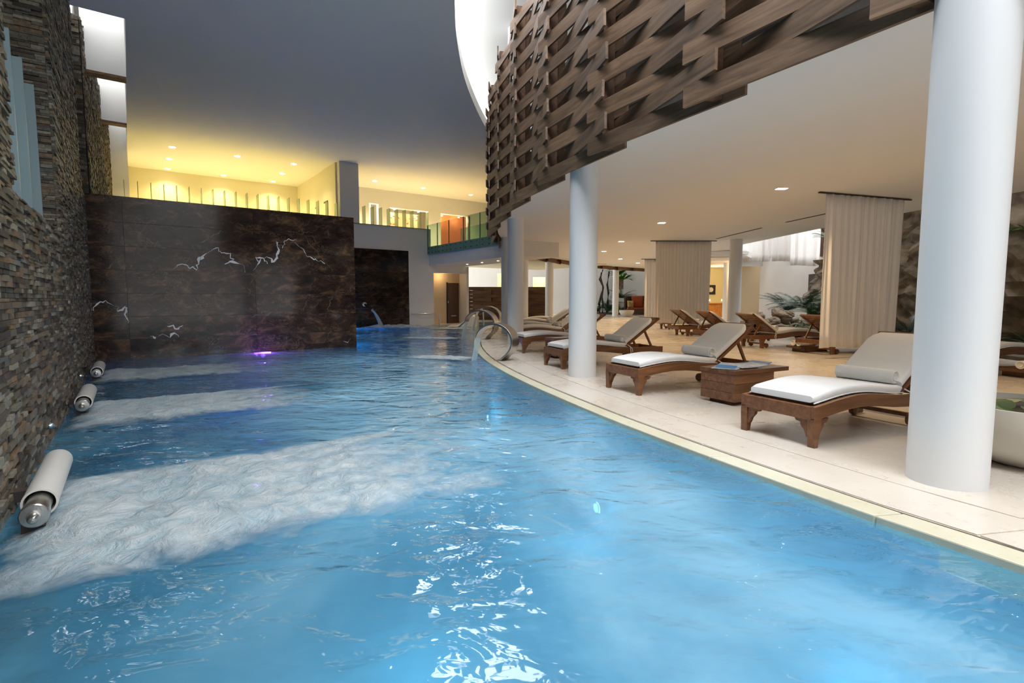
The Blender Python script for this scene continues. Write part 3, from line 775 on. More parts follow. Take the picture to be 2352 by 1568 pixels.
structure('x', MB().prism([(9.4, -6), (9.6, 34), (9.3, 34), (9.1, -6)], 6.6, 8.0).build('wall_roof_edge', 'white'), 'white edge of the round roof over the garden')
# outer roof strips; the one before the far wall is added to dim it
rf = MB(); rf.prism([(14.6, -8), (20, -8), (20, 46), (14.6, 46)], 8.0, 8.2); rf.prism([(-12, 40.3), (20, 40.3), (20, 46), (-12, 46)], 8.0, 8.2); rf.prism([(-9, 31), (20, 31), (20, 39.2), (-9, 39.2)], 8.02, 8.2)
rf.prism([UV(.21, 24), UV(24, 24), UV(24, 27.3), UV(.21, 27.3)], 8.05, 8.2)
structure('x', rf.build('ceiling_outer', 'ceil'), 'outer roof strips, one added to cut daylight on the far wall')

# ------------------------------------------------------------ ceiling lights
def downlight(loc, square, label, col, power, r=.11, cone=125, grp='ceiling downlights'):
    e = empty('downlight', loc, 0, label, 'ceiling light', grp)
    if square:
        MB().box((0, 0, -.004), (.22, .15, .012)).build('trim_plate', 'white', e); MB().box((0, 0, -.012), (.17, .11, .008)).build('lens', 'coollamp', e)
    else:
        MB().lathe([(r+.025, -.01), (r+.025, .0)], 24).build('trim_ring', 'white', e, smooth=True); MB().lathe([(r, -.022), (r, -.008)], 24).build('lens', 'lamp', e, smooth=True)
    if power:
        l = bpy.data.lights.new('lamp_light', 'SPOT'); l.energy = power; l.color = col; l.spot_size = R(cone); l.spot_blend = .8; l.shadow_soft_size = .1
        o = bpy.data.objects.new('lamp_light', l); C.objects.link(o); o.parent = e; o.location = (0, 0, -.05)
    return e
YEL = (1, .80, .32); WARM = (1, .70, .38)
hl = [((-12.11, 19.13), 'downlight on the yellow lobby ceiling, first of the left three, nearest the pool'), ((-13.26, 20.7), 'downlight on the yellow lobby ceiling, middle of the left three'), ((-14.33, 22.26), 'downlight on the yellow lobby ceiling, farthest of the left three'),
      ((-10.42, 20.33), 'downlight on the yellow lobby ceiling, middle column nearer one'), ((-12.65, 23.41), 'downlight on the yellow lobby ceiling, middle column farther one'),
      ((-8.76, 21.48), 'downlight on the yellow lobby ceiling, right three, nearest the pool'), ((-9.93, 23.09), 'downlight on the yellow lobby ceiling, right three, middle one'), ((-11.02, 24.6), 'downlight on the yellow lobby ceiling, right three, farthest one'),
      ((-6.3, 24.51), 'downlight just right of the white pier on the high ceiling'), ((-4.33, 26.02), 'downlight above the middle opening on the high ceiling'), ((-2.15, 27.73), 'downlight above the orange opening on the high ceiling')]
for i, (p, lab) in enumerate(hl):
    downlight((*p, 6.55), False, lab, (1, .84, .42) if i < 8 else (1, .80, .48), 215 if i < 8 else 560, .10)
ll = [((4.87, 9.63), 'square downlight on the low ceiling, left of the large curtain'), ((5.25, 6.0), 'unseen square downlight added behind the widest column to brighten the loungers'), ((3.92, 13.9), 'square downlight on the low ceiling, second from the front'), ((3.8, 18.37), 'thin square downlight on the low ceiling left of the middle curtain, third from the front'), ((4.25-.4, 22.1), 'square downlight on the low ceiling, fourth from the front'), ((5.4, 26.3), 'square downlight on the low ceiling, fifth from the front'), ((7.0, 29.3), 'square downlight on the low ceiling beside the narrow curtain'), ((12.6, 32.0), 'downlight in front of the black framed picture')]  # the unseen one behind the widest column is added to brighten the loungers
for i, (p, lab) in enumerate(ll):
    downlight((*p, 3.14 if i < 7 else 3.16), True, lab, WARM, [260, 190, 260, 260, 260, 260, 260, 130][i], cone=130)
for i, (px, py) in enumerate([(1073, 606), (1107, 602), (1144, 598)]):
    p = on_z(px, py, 2.62); downlight((p.x, p.y, 2.62), False, ['tiny lamp under the bridge farthest from the columns', 'tiny lamp under the bridge in the middle', 'tiny lamp under the bridge nearest the columns'][i], WARM, 40, .035)
# lobby bounce lamps inside niches
for (u, v, z, e_, c_) in [(3.0, 27.9, 4.9, 30, YEL), (nu[0][0]+.2, 25.9, 5.5, 22, (1, .95, .85)), (nu[1][0]+.4, 25.55, nu[1][2], 9, (1, .85, .6)), (nu[1][1]-.4, 25.55, nu[1][2], 9, (1, .85, .6)), (nu[2][0]+.4, 25.8, nu[2][2], 25, (1, .8, .5)), (nu[2][1]-.3, 25.8, nu[2][2], 18, (1, .8, .5))]:
    p = UV(u, v, z); l = bpy.data.lights.new('niche_light', 'POINT'); l.energy = e_; l.color = c_; l.shadow_soft_size = .06
    o = bpy.data.objects.new('niche_light', l); C.objects.link(o); o.location = p-Vector((0, 0, .15))
    if c_ != YEL or True:
        e = empty('niche_lamp', p, 0, None, 'lamp'); MB().lathe([(.05, -.03), (.05, 0)], 16).build('lens', 'lamp', e, smooth=True)
        e['group'] = 'small lamps in the upper niches'
        e['label'] = {0: 'small lamp in the golden lobby niche', 1: 'small lamp in the bright white narrow niche'}.get([3.0, nu[0][0]+.2].index(u) if u in (3.0, nu[0][0]+.2) else 9, None) or ('small lamp over the red marked panel, left one' if abs(u-nu[1][0]-.4) < .01 else 'small lamp over the red marked panel, right one' if abs(u-nu[1][1]+.4) < .01 else 'small lamp over the orange wall, left one' if abs(u-nu[2][0]-.4) < .01 else 'small lamp over the orange wall, right one')
def point(name, loc, e_, col, r=.15):
    l = bpy.data.lights.new(name, 'POINT'); l.energy = e_; l.color = col; l.shadow_soft_size = r
    o = bpy.data.objects.new(name, l); C.objects.link(o); o.location = loc; return o
point('niche_door_light', UV(11.6, 21.35, 2.2), 7, WARM); point('far_niche_light', (0, 41.3, 3.0), 60, (1, .85, .4)); point('far_niche_light', (2.3, 41.3, 3.0), 60, (1, .85, .4))

# pool lamps under water
def poollamp(loc, facing, col, power, label, lens, off=.25, rad=.2):
    e = empty('pool_lamp', loc, 0, label, 'pool light')
    MB().lathe([(.12, 0), (.12, .03), (.09, .04)], 24).build('lamp_rim', 'steel', e, smooth=True); MB().lathe([(.085, .04), (.085, .05)], 24).build('lamp_lens', lens, e, smooth=True)
    if lens == 'purplens': q_ = MB().box((0, 0, 0), (.62, .045, .035)).build('light_bar', lens, e, bevel=.01); q_.matrix_parent_inverse = Matrix(); q_.location = (0, .10, 0)
    e.rotation_euler = Vector(facing).to_track_quat('Z', 'Y').to_euler(); e.scale = (.55, .55, .55)
    l = bpy.data.lights.new('pool_light', 'POINT'); l.energy = power; l.color = col; l.shadow_soft_size = rad
    o = bpy.data.objects.new('pool_light', l); C.objects.link(o); o.parent = e; o.location = (0, 0, off)
M['plens'] = emit('pool_lamp_lens', (.5, .85, 1), .5); M['purplens'] = emit('purple_lamp_lens', (.45, .12, 1), 14); M['bluelens'] = emit('blue_lamp_lens', (.05, .4, 1), 15)
poollamp((1.85, 2.6, -1.0), (-1, -.4, 0), (.55, .85, 1), 30, 'submerged pool lamp in the pool wall at bottom right', 'plens')
poollamp((-.4, 8.9, -.9), (-1, -.2, 0), (.6, .88, 1), 30, 'submerged pool lamp in the pool wall near the first fountain', 'plens')
poollamp((.85, 5.0, -.9), (-1, -.4, 0), (.6, .88, 1), 25, 'submerged pool lamp in the pool wall beside the third lounger', 'plens')
poollamp(UV(2.35, 12.62, -.10), (.5, -.8, -.05), (.38, .10, 1), 55, 'purple lamp at the waterline of the big marble wall', 'purplens', .55, .05)
poollamp(UV(6.7, 20.8, -.35), (.3, -.9, 0), (.03, .35, 1), 260, 'submerged blue lamp at the foot of the narrow marble panel', 'bluelens')
for (x, y) in [(-.6, 3.2), (-2.0, 6.4), (.2, 1.2), (-3.2, 10)]:  # added lights without fixtures that brighten the water from below
    o = None
    l = bpy.data.lights.new('pool_light', 'POINT'); l.energy = 26; l.color = (.65, .9, 1); l.shadow_soft_size = .25; q = bpy.data.objects.new('pool_light', l); C.objects.link(q); q.location = (x, y, -.75)

# ------------------------------------------------------------ foam patches and water tubes
def foam(name, c, rz, L, W, hgt, label, seed, edge_start=True, z=ZW+.012):
    nx, ny = int(L/.035), int(W/.035); vs = []; fs = []; ed = []
    for i in range(nx+1):
        for j in range(ny+1):
            x = i/nx; y = j/ny*2-1
            ex = min(1, x/.10)*min(1, (1-x)/.55) if edge_start else min(1, x/.25)*min(1, (1-x)/.4)
            e = max(0, min(ex, (1-abs(y))/.34)); e = min(1, e)
            p = Vector((x*L*2.4, y*W*1.3, seed)); h = noise.noise(p*1.5)*.5+noise.noise(p*4)*.35+noise.noise(p*9)*.2
            vs.append((x*L, y*W/2, hgt*e*(.55+.75*h))); ed.append(e)
    for i in range(nx):
        for j in range(ny): a = i*(ny+1)+j; fs.append((a, a+ny+1, a+ny+2, a+1))
    me = mesh(name, vs, fs, True); at = me.attributes.new('edge', 'FLOAT', 'POINT'); at.data.foreach_set('value', ed)
    o = link(name, me, 'foam'); o.location = (c.x, c.y, z); o.rotation_euler = (0, 0, rz); tag(o, label, 'foam', kind='stuff'); return o
foam('foam', UV(-.55, 3.55), RZ-.03, 2.75, 1.75, .075, 'large patch of white churning foam at the nearest water tube', 1)
foam('foam', UV(-.52, 6.75), RZ-.03, 2.5, 1.55, .07, 'patch of white churning foam at the second water tube', 2)
foam('foam', UV(-.50, 9.95), RZ-.03, 2.5, 1.6, .07, 'patch of white churning foam by the far stone wall corner', 3)
def tube_jet(v, label):
    b0 = UV(-.43, v, .08); e = empty('water_tube', b0, math.atan2(D1[1], D1[0]), label, 'water tube', 'white water tubes along the stone wall')
    # local x runs along the stone wall, away from the camera
    seg = 32; prof = [(.0, .5), (0.064, .5), (0.066, 0), (.076, 0), (.076, .9), (.07, .925), (0, .93)]
    m_ = MB(); vs = []
    for r, x in prof:
        for i in range(seg): m_.v.append(Vector((x+.26, r*cos(2*pi*i/seg), r*sin(2*pi*i/seg))))
    for j in range(len(prof)-1):
        for i in range(seg): a = j*seg+i; b = j*seg+(i+1) % seg; m_.f.append((a, b, b+seg, a+seg))
    m_.build('white_sleeve', 'whiteplastic', e, smooth=True)
    def turned(name, prof, mt):
        m_ = MB()
        for r, x in prof:
            for i in range(seg): m_.v.append(Vector((x, r*cos(2*pi*i/seg), r*sin(2*pi*i/seg))))
        for j in range(len(prof)-1):
            for i in range(seg): a = j*seg+i; b = j*seg+(i+1) % seg; m_.f.append((a, b, b+seg, a+seg))
        return m_.build(name, mt, e, smooth=True)
    turned('steel_core', [(.052, .6), (.052, .135), (.058, .13), (.060, .09), (.060, .06), (.055, .055), (.028, .053), (.028, .04), (.021, .038), (.021, .0), (.014, -.012), (.001, -.014)], 'steel')
    MB().hexa([(.10, .06, -.12), (.16, .06, -.12), (.16, -.20, -.12), (.12, -.20, -.12), (.06, .05, -.03), (.20, .05, -.03), (.16, -.10, -.105), (.12, -.10, -.105)]).build('mount_plate', 'groove', e)
    MB().box((.55, .12, -.02), (.08, .14, .06)).build('wall_bracket', 'groove', e)
tube_jet(3.36, 'white tube with steel nozzle at the waterline, nearest and largest')
tube_jet(6.68, 'white tube with steel nozzle at the waterline, second along the stone wall')
tube_jet(9.5, 'white tube with steel nozzle at the waterline, farthest along the stone wall')

# spout on the narrow marble panel
sp = empty('wall_spout', UV(7.95, 20.85, .95), 0, 'round steel water spout on the narrow marble panel', 'water spout')
a = Vector(on_v(842, 699, 20.7)); b = Vector(on_v(852, 712, 20.5)); c = on_z(877, 752, ZW)
pa = UV(a[0], 20.93, a[1]); pb = UV(b[0], 20.35, b[1]); sp.location = pa
MB().tube([(0, 0, 0), (pb-pa)*.4+Vector((0, 0, .03)), pb-pa], [.05, .06, .055], 16).build('spout_pipe', 'chrome', sp, smooth=True)
MB().lathe([(.09, -.02), (.09, .02)], 20).build('spout_plate', 'chrome', sp).rotation_euler = (pi/2, 0, RZ)
j = MB().tube([pb-pa]+[(pb-pa).lerp(c-pa, t)+Vector((0, 0, .10*sin(pi*t))) for t in (.25, .5, .75)]+[c-pa], [.03, .045, .06, .08, .11], 12); jo = j.build('water_jet', 'jet', None, smooth=True); jo.location = pa; tag(jo, 'thin water jet falling from the wall spout into the pool', 'water jet')
foam('foam', c+Vector((-.9, -.4, 0)), .1, 3.4, 1.5, .16, 'white splash under the wall spout by the narrow marble panel', 4, False)

# steel swan-neck fountains
def fountain(base, ang, s, label, jlabel, flabel, fs=1.0):
    e = empty('swan_neck_fountain', (base[0], base[1], 0), ang, label, 'fountain', 'steel fountains at the pool edge')
    # local x points from the deck to the pool, profile in x-z
    R_ = .325*s; cz = .355*s; w = .30*s; pts = []
    for k in range(25):
        a_ = R(-62)+R(232)*k/24; rr = R_
        pts.append((.20*s-rr*1.22*cos(a_), cz+rr*sin(a_)))
    pts = [(.12*s-.0*s, .0)] + pts if False else pts
    pts[0] = (pts[0][0]+.03, .01)
    m_ = MB(); th = .022
    for i, (x, z) in enumerate(pts):
        t = Vector((pts[min(i+1, 24)][0]-pts[max(i-1, 0)][0], 0, pts[min(i+1, 24)][1]-pts[max(i-1, 0)][1])).normalized(); n = Vector((-t.z, 0, t.x))
        wk = w*(1-.28*(i/24)); tk = th*(1+.9*sin(pi*i/24))
        for (q, s_) in ((-1, -1), (1, -1), (1, 1), (-1, 1)):
            m_.v.append(Vector((x, q*wk/2, z))+n*s_*tk/2)
    for i in range(24):
        for q in range(4): a_ = i*4+q; b_ = i*4+(q+1) % 4; m_.f.append((a_, b_, b_+4, a_+4))
    m_.f += [(0, 1, 2, 3), (96, 99, 98, 97)]
    m_.build('steel_blade', 'steel', e, smooth=True, bevel=.004)
    MB().box((pts[0][0], 0, .006), (.22*s, w*1.25, .012)).build('base_plate', 'steel', e, bevel=.003)
    x1, z1 = pts[-1]
    wt = MB(); P = [(x1, z1+.0), (x1+.03*s, z1-.12*s), (x1+.07*s, z1-.30*s), (x1+.11*s, z1-.46*s), (x1+.13*s, ZW-.01)]
    for i, (x, z) in enumerate(P):
        wk = w*.62*(1-.35*i/4)
        for (q, s_) in ((-1, -1), (1, -1), (1, 1), (-1, 1)): wt.v.append(Vector((x+s_*.012, q*wk/2, z)))
    for i in range(4):
        for q in range(4): a_ = i*4+q; b_ = i*4+(q+1) % 4; wt.f.append((a_, b_, b_+4, a_+4))
    o = wt.build('water_sheet', 'jet', None, smooth=True); o.location = (base[0], base[1], 0); o.rotation_euler = (0, 0, ang); tag(o, jlabel, 'water sheet')
    q = Vector((base[0], base[1], 0))+Matrix.Rotation(ang, 3, 'Z') @ Vector((x1+.05, 0, 0))
    foam('foam', q, ang+.1, 1.7*fs, .6*fs, .05, flabel, base[1], False)
fountain((-.12, 9.72), R(152), 1.0, 'wide curved stainless steel fountain blade nearest the camera', 'sheet of water falling from the nearest steel fountain', 'small white splash under the nearest steel fountain')
fountain((-.66, 14.9), R(158), 1.2, 'curved stainless steel fountain blade, the middle one by the columns', 'sheet of water falling from the middle steel fountain', 'small white splash under the middle steel fountain', 1.3)
fountain((-.68, 20.2), R(165), 1.25, 'curved stainless steel fountain blade, the farthest one', 'sheet of water falling from the farthest steel fountain', 'small white splash under the farthest steel fountain', 1.2)
# hand rails
def rail(name, pts, r, label):
    o = MB().tube(pts, r, 10).build(name, 'chrome', None, smooth=True)
    c0 = Vector(pts[-1]); o.data.transform(Matrix.Translation(-c0)); o.location = c0; return tag(o, label, 'handrail')
rail('handrail', [(-2.25, 21.4, -.06), (-2.0, 21.2, .15), (-1.35, 20.9, .72), (-1.25, 20.87, .76), (-1.16, 20.85, .70), (-1.13, 20.85, .02)], .028, 'sloping chrome handrail going down into the pool behind the fountains')
p0, p1, p2 = on_z(943, 716, .52), on_z(1014, 717, .52), on_z(1022, 722, .42)
rail('handrail', [UV(9.85, 20.9, .50), UV(10.6, 20.85, .50), UV(11.1, 20.85, .50), UV(11.2, 20.85, .44), UV(11.22, 20.85, -.1)], .025, 'low horizontal chrome handrail on the far white wall')
rail('handrail', [(2.45, 25.6, -.0), (2.72, 25.6, .62), (2.78, 25.6, .64), (2.86, 25.6, .55), (2.9, 25.6, 0)], .025, 'small chrome handrail behind the farthest loungers')
# curved white pool seat
m_ = MB(); prof = [(-.95, -.10), (-.6, -.02), (-.3, -.02), (0, .12), (.22, .36), (.40, .46), (.56, .42), (.62, .30), (.62, -.1), (-.95, -.2)]
for y in (-.9, .9): m_.v += [Vector((x, y, z)) for x, z in prof]
n = len(prof); m_.f += [tuple(range(n)), tuple(range(2*n-1, n-1, -1))]+[(i, n+i, n+(i+1) % n, (i+1) % n) for i in range(n)]
o = m_.build('water_bench', 'whiteplastic', None, bevel=.05); o.location = (-2.15, 23.3, 0); tag(o, 'curved white seat rising from the far shallow end of the pool', 'bench')

# ------------------------------------------------------------ sun loungers
def ztop(x):
    if x < 1.32: return .325+.052*sin(pi*min(1, x/1.15))**1.3 if x < 1.15 else .325-.012*(x-1.15)/.17
    return .313
def rail_mesh(y, th=.035):
    m_ = MB(); xs = [2.02*i/26 for i in range(27)]
    for x in xs:
        zt = ztop(x); d = .105
        for (dy, z) in ((-th/2, zt-d), (th/2, zt-d), (th/2, zt), (-th/2, zt)): m_.v.append(Vector((x, y+dy, z)))
    for i in range(26):
        for q in range(4): a_ = i*4+q; b_ = i*4+(q+1) % 4; m_.f.append((a_, b_, b_+4, a_+4))
    m_.f += [(3, 2, 1, 0), (104, 105, 106, 107)]; return m_
def rrect(w, h, r=.028, n=4):
    out = []
    for cx, cy, a0 in ((w/2-r, h/2-r, 0), (-w/2+r, h/2-r, 90), (-w/2+r, -h/2+r, 180), (w/2-r, -h/2+r, 270)):
        for k in range(n): a_ = R(a0+90*k/(n-1)); out.append((cx+r*cos(a_), cy+r*sin(a_)))
    return out
def make_lounger():
    e = empty('sun_lounger', (0, 0, 0), 0, 'x', 'lounger', 'wooden sun loungers with white cushions')
    for s_ in (-1, 1): rail_mesh(s_*.315).build('side_rail', 'teak', e, bevel=.004)
    MB().box((.018, 0, .27), (.036, .595, .105)).build('end_rail', 'teak', e, bevel=.004)
    MB().box((2.0, 0, .262), (.036, .595, .09)).build('end_rail', 'teak', e, bevel=.004)
    m_ = MB()
    for k in range(15): x = .07+k*.083; m_.box((x, 0, ztop(x)-.022), (.06, .595, .018))
    m_.build('seat_slats', 'teak', e)
    for s_ in (-1, 1):       # foot-end legs with curved brackets
        y = s_*.305; m_ = MB()
        for (xa, xb, z) in ((.0, .085, .24), (.0, .08, .16), (.005, .068, .08), (.008, .055, 0)):
            ya, yb = y-.03, y+.03; m_.v += [Vector((xa, ya, z)), Vector((xb, ya, z)), Vector((xb, yb, z)), Vector((xa, yb, z))]
        for i in range(3):
            for q in range(4): a_ = i*4+q; b_ = i*4+(q+1) % 4; m_.f.append((a_, b_, b_+4, a_+4))
        m_.f += [(0, 1, 2, 3), (15, 14, 13, 12)]
        lg_ = m_.build('leg', 'teak', e, bevel=.005)
        def bracket(pts2, along):
            mm = MB(); k = len(pts2)
            for d in (-.018, .018):
                for (a_, z) in pts2:
                    mm.v.append(Vector((a_, y+d, z)) if along == 'x' else Vector((.035+d, y-s_*a_, z)))
            mm.f += [tuple(range(k)), tuple(range(2*k-1, k-1, -1))]+[(i, k+i, k+(i+1) % k, (i+1) % k) for i in range(k)]
            mm.build('bracket', 'teak', lg_)
        prof = [(.06, .225), (.19, .225), (.17, .195), (.135, .19), (.13, .165), (.10, .13), (.08, .08), (.06, .08)]
        bracket(prof, 'x'); bracket([(a_-.035, z) for a_, z in prof], 'y')
        # head-end legs and wheels
        m_ = MB()
        for (xa, xb, z) in ((1.60, 1.76, .22), (1.64, 1.745, .15), (1.66, 1.73, .07), (1.65, 1.73, 0)):
            ya, yb = y-.03, y+.03; m_.v += [Vector((xa, ya, z)), Vector((xb, ya, z)), Vector((xb, yb, z)), Vector((xa, yb, z))]
        for i in range(3):
            for q in range(4): a_ = i*4+q; b_ = i*4+(q+1) % 4; m_.f.append((a_, b_, b_+4, a_+4))
        m_.f += [(0, 1, 2, 3), (15, 14, 13, 12)]; m_.build('leg', 'teak', e, bevel=.005)
        w_ = MB().lathe([(.02, -.03), (.05, -.022), (.055, 0), (.05, .022), (.02, .03)], 20).build('wheel', 'teak', e, smooth=True); w_.location = (1.52, s_*.25, .056); w_.rotation_euler = (pi/2, 0, 0)
    MB().box((1.55, 0, .09), (.035, .55, .035)).build('stretcher', 'teak', e); MB().box((1.6, .25, .15), (.03, .03, .13)).build('wheel_post', 'teak', e); MB().box((1.6, -.25, .15), (.03, .03, .13)).build('wheel_post', 'teak', e)
    # backrest
    A = R(34); ca, sa = cos(A), sin(A); hx, hz_ = 1.27, .315
    bk = bpy.data.objects.new('backrest', mesh('backrest', *(lambda q: (q.v, q.f))((lambda q: (q.box((.41, -.265, .0), (.84, .05, .035)), q.box((.41, .265, 0), (.84, .05, .035)), q.box((.815, 0, .0), (.05, .58, .035)))[-1])(MB())))); C.objects.link(bk); bk.data.materials.append(M['teak']); bk.parent = e
    bk.location = (hx, 0, hz_+.02); bk.rotation_euler = (0, -A, 0)
    sl = mesh('slat', *(lambda q: (q.v, q.f))(MB().box((0, 0, 0), (.062, .48, .016)))); sl.materials.append(M['teak'])
    for k in range(10):
        o = bpy.data.objects.new('slat', sl); C.objects.link(o); o.parent = bk; o.location = (.05+k*.077, 0, .004)
    for s_ in (-1, 1):
        q0 = Vector((hx+.50*ca, s_*.24, hz_+.50*sa)); q1 = Vector((1.86, s_*.24, .275)); d = q1-q0
        o = MB().box((0, 0, 0), (d.length, .025, .035)).build('support_strut', 'teak', e); o.location = (q0+q1)/2; o.rotation_euler = (0, math.atan2(-d.z, d.x), 0)
    # cushions
    rings = []; N = 22
    for i in range(N+1):
        x = .05+1.26*i/N; q = 1 if 0 < i < N else .72; hh = .075*q; zz = ztop(x)+.003+.0375
        rings.append([(x, a_*(1 if q == 1 else .97), zz+b_*(1 if q == 1 else q)) for a_, b_ in rrect(.575, .072)])
    cu = MB().loft(rings).build('seat_cushion', 'cushion', e, smooth=True)
    pp = MB(); y_ = .288
    pp.tube([(.05+1.24*i/N, -y_, ztop(.05+1.24*i/N)+.012) for i in range(N+1)], .006, 6); pp.tube([(.05+1.24*i/N, y_, ztop(.05+1.24*i/N)+.012) for i in range(N+1)], .006, 6)
    pp.build('piping', 'cushion', cu)
    rings = []
    for i in range(13):
        l = .02+.70*i/12; q = 1 if i < 11 else (.93 if i == 11 else .78)
        base_ = Vector((hx+l*ca, 0, hz_+.045+l*sa)); nrm = Vector((-sa, 0, ca))
        rings.append([base_+nrm*(.036+b_*(.95 if q == 1 else q))+Vector((0, a_*q, 0)) for a_, b_ in rrect(.575, .072)])
    MB().loft(rings).build('back_cushion', 'cushion', e, smooth=True)
    for s_ in (-1, 1):
        t_ = MB(); t_.tube([(1.30, s_*.29, .36), (1.33, s_*.335, .33), (1.33, s_*.345, .27), (1.34, s_*.34, .20)], .007, 6); t_.tube([(1.32, s_*.335, .33), (1.36, s_*.345, .30), (1.37, s_*.342, .24)], .006, 6)
        t_.build('cushion_tie', 'cushion', e)
    return e
def place(o, x, y, axis, label):
    a_ = math.atan2(axis[1], axis[0]); o.location = (x, y, .001); o.rotation_euler = (0, 0, a_); o['label'] = label
proto = make_lounger(); used = [False]
def roll_mesh(L=.5, r=.062):
    m_ = MB(); seg = 24
    prof = [(.012, -L/2+.02), (.030, -L/2+.004), (.034, -L/2+.02), (.05, -L/2), (r*.97, -L/2+.006), (r, -L/2+.03), (r*1.01, 0), (r, L/2-.03), (r*.97, L/2-.006), (.05, L/2), (.034, L/2-.02), (.030, L/2-.004), (.012, L/2-.02)]
    for rr, y in prof:
        for i in range(seg): m_.v.append(Vector((rr*cos(2*pi*i/seg), y, rr*sin(2*pi*i/seg))))
    for j in range(len(prof)-1):
        for i in range(seg): a_ = j*seg+i; b_ = j*seg+(i+1) % seg; m_.f.append((a_, b_, b_+seg, a_+seg))
    m_.f += [tuple(range(seg)), tuple(range(len(m_.v)-1, len(m_.v)-seg-1, -1))]
    return m_
tw0 = roll_mesh().build('rolled_towel', 'towel', None, smooth=True); tused = [False]
def towel(x, y, z, rz, label, grp='rolled white towels'):
    o = tw0 if not tused[0] else tw0.copy()
    if tused[0]: C.objects.link(o)
    tused[0] = True; o.location = (x, y, z); o.rotation_euler = (0, 0, rz); tag(o, label, 'towel', grp); return o
def lounger(x, y, ax, label, tlabel=None, tw=1.235):
    L = math.hypot(*ax); ax = (ax[0]/L, ax[1]/L)
    o = proto if not used[0] else copy_tree(proto); used[0] = True
    place(o, x, y, ax, label); o['group'] = 'wooden sun loungers with white cushions'
    if tlabel: towel(x+ax[0]*tw, y+ax[1]*tw, .463, math.atan2(ax[1], ax[0])+random.uniform(-.04, .04), tlabel)
    return o
# foot centre, axis from foot to head
LF = [((2.155, 4.215), (.89, .45), 'wooden sun lounger nearest the camera, its head hidden by the widest column', 'rolled white towel on the nearest lounger, beside the widest column'),
      ((1.35, 6.40), (.91, .42), 'wooden sun lounger left of the box table with magazines, second from the camera', 'rolled white towel on the lounger left of the magazine table'),
      ((.68, 8.72), (.915, .39), 'wooden sun lounger crossing behind the first slim column, third from the camera', 'rolled white towel on the lounger behind the first slim column'),
      ((.12, 11.25), (.95, .31), 'wooden sun lounger starting right behind the nearest steel fountain', None),
      ((.05, 14.15), (.98, .20), 'fifth wooden sun lounger of the pool row, behind the fountain column', 'rolled towel on the fifth lounger of the pool row'),
      ((-.05, 16.35), (.995, .10), 'sixth wooden sun lounger of the pool row', 'rolled towel on the sixth lounger of the pool row'),
      ((.15, 18.9), (1, 0), 'seventh wooden sun lounger of the pool row', 'rolled towel on the seventh lounger of the pool row'),
      ((.6, 23.6-2.3), (.99, -.12), 'eighth wooden sun lounger of the pool row, the farthest', None)]
for (p, ax, lab, tl) in LF: lounger(p[0], p[1], ax, lab, tl)
# garden side row: given by the near head-side leg, seen from behind
def garden(px, py, ax, lab, tl=None):
    L = math.hypot(*ax); ax = (ax[0]/L, ax[1]/L); nr = (ax[1], -ax[0])    # nr: right-hand side (towards camera)
    # head-side leg is local x=1.69, near side; axis from foot to head points left
    hx_ = (-ax[0], -ax[1])
    fx = px-hx_[0]*1.69-nr[0]*.3; fy = py-hx_[1]*1.69-nr[1]*.3
    lounger(fx, fy, hx_, lab, tl)
garden(5.9, 19.6, (.97, .2), 'far sun lounger partly hidden behind the wide middle curtain')
garden(5.42, 16.1, (.97, .24), 'sun lounger seen from behind, left one in front of the wide middle curtain', 'rolled towel on the lounger left in front of the middle curtain')
garden(5.50, 13.95, (.96, .28), 'sun lounger seen from behind, between the middle curtain and the white column', 'rolled towel on the lounger in front of the middle curtain edge')
garden(5.83, 12.15, (.96, .28), 'sun lounger seen from behind in front of the rock pile', 'rolled towel on the lounger in front of the rock pile')
garden(6.62, 10.75, (.96, .28), 'sun lounger seen from behind, partly covered by the large curtain')
garden(7.0, 8.0, (.95, .30), 'sun lounger seen from behind right of the large curtain, beside the widest column')

# box tables
def box_table(x, y, ax, label):
    rz = math.atan2(ax[1], ax[0]); e = empty('box_table', (x, y, 0), rz, label, 'side table', 'wooden box side tables')
    MB().box((.30, 0, .02), (.48, .30, .04)).build('plinth', 'darkboard', e)
    zc = .04
    for k in range(3):
        h = .098; m_ = MB().box((0, 0, 0), (.64, .46, h-.002)).build('plank', 'tablewood', e, bevel=.002); m_.location = (.32, 0, zc+h/2); zc += h
    MB().box((.44, 0, zc+.024), (.90, .475, .046)).build('table_top', 'tablewood', e, bevel=.003)
    return e
def mag(x, y, z, rz, w, h, mt, label, t=.006):
    m_ = MB(); n = 8
    for i in range(n+1):
        xx = -w/2+w*i/n; zz = .02*(i/n)**3
        for (a_, b_) in ((-h/2, 0), (h/2, 0), (h/2, t), (-h/2, t)): m_.v.append(Vector((xx, a_, zz+b_)))
    for i in range(n):
        for q in range(4): a_ = i*4+q; b_ = i*4+(q+1) % 4; m_.f.append((a_, b_, b_+4, a_+4))
    m_.f += [(3, 2, 1, 0), (n*4, n*4+1, n*4+2, n*4+3)]
    o = m_.build('magazine', mt); o.location = (x, y, z); o.rotation_euler = (0, 0, rz); return tag(o, label, 'magazine')
tx, ty = 2.27, 5.72; tax = (.88, .47)
box_table(tx, ty, tax, 'dark wooden box table with magazines between the two nearest loungers')
def tp(a_, b_): return tx+.88*a_-.47*b_, ty+.47*a_+.88*b_
zt = .385
p = tp(.20, .02); mag(p[0], p[1], zt, .95, .42, .27, 'pale_print', 'pale blue and white magazine lying at the left end of the box table')
p = tp(.40, -.06); mag(p[0], p[1], zt+.008, .35, .38, .26, 'pale_print', 'grey printed magazine on top in the middle of the box table')
p = tp(.68, .05); mag(p[0], p[1], zt+.002, .60, .30, .25, 'blue_print', 'bright blue magazine at the right end of the box table')
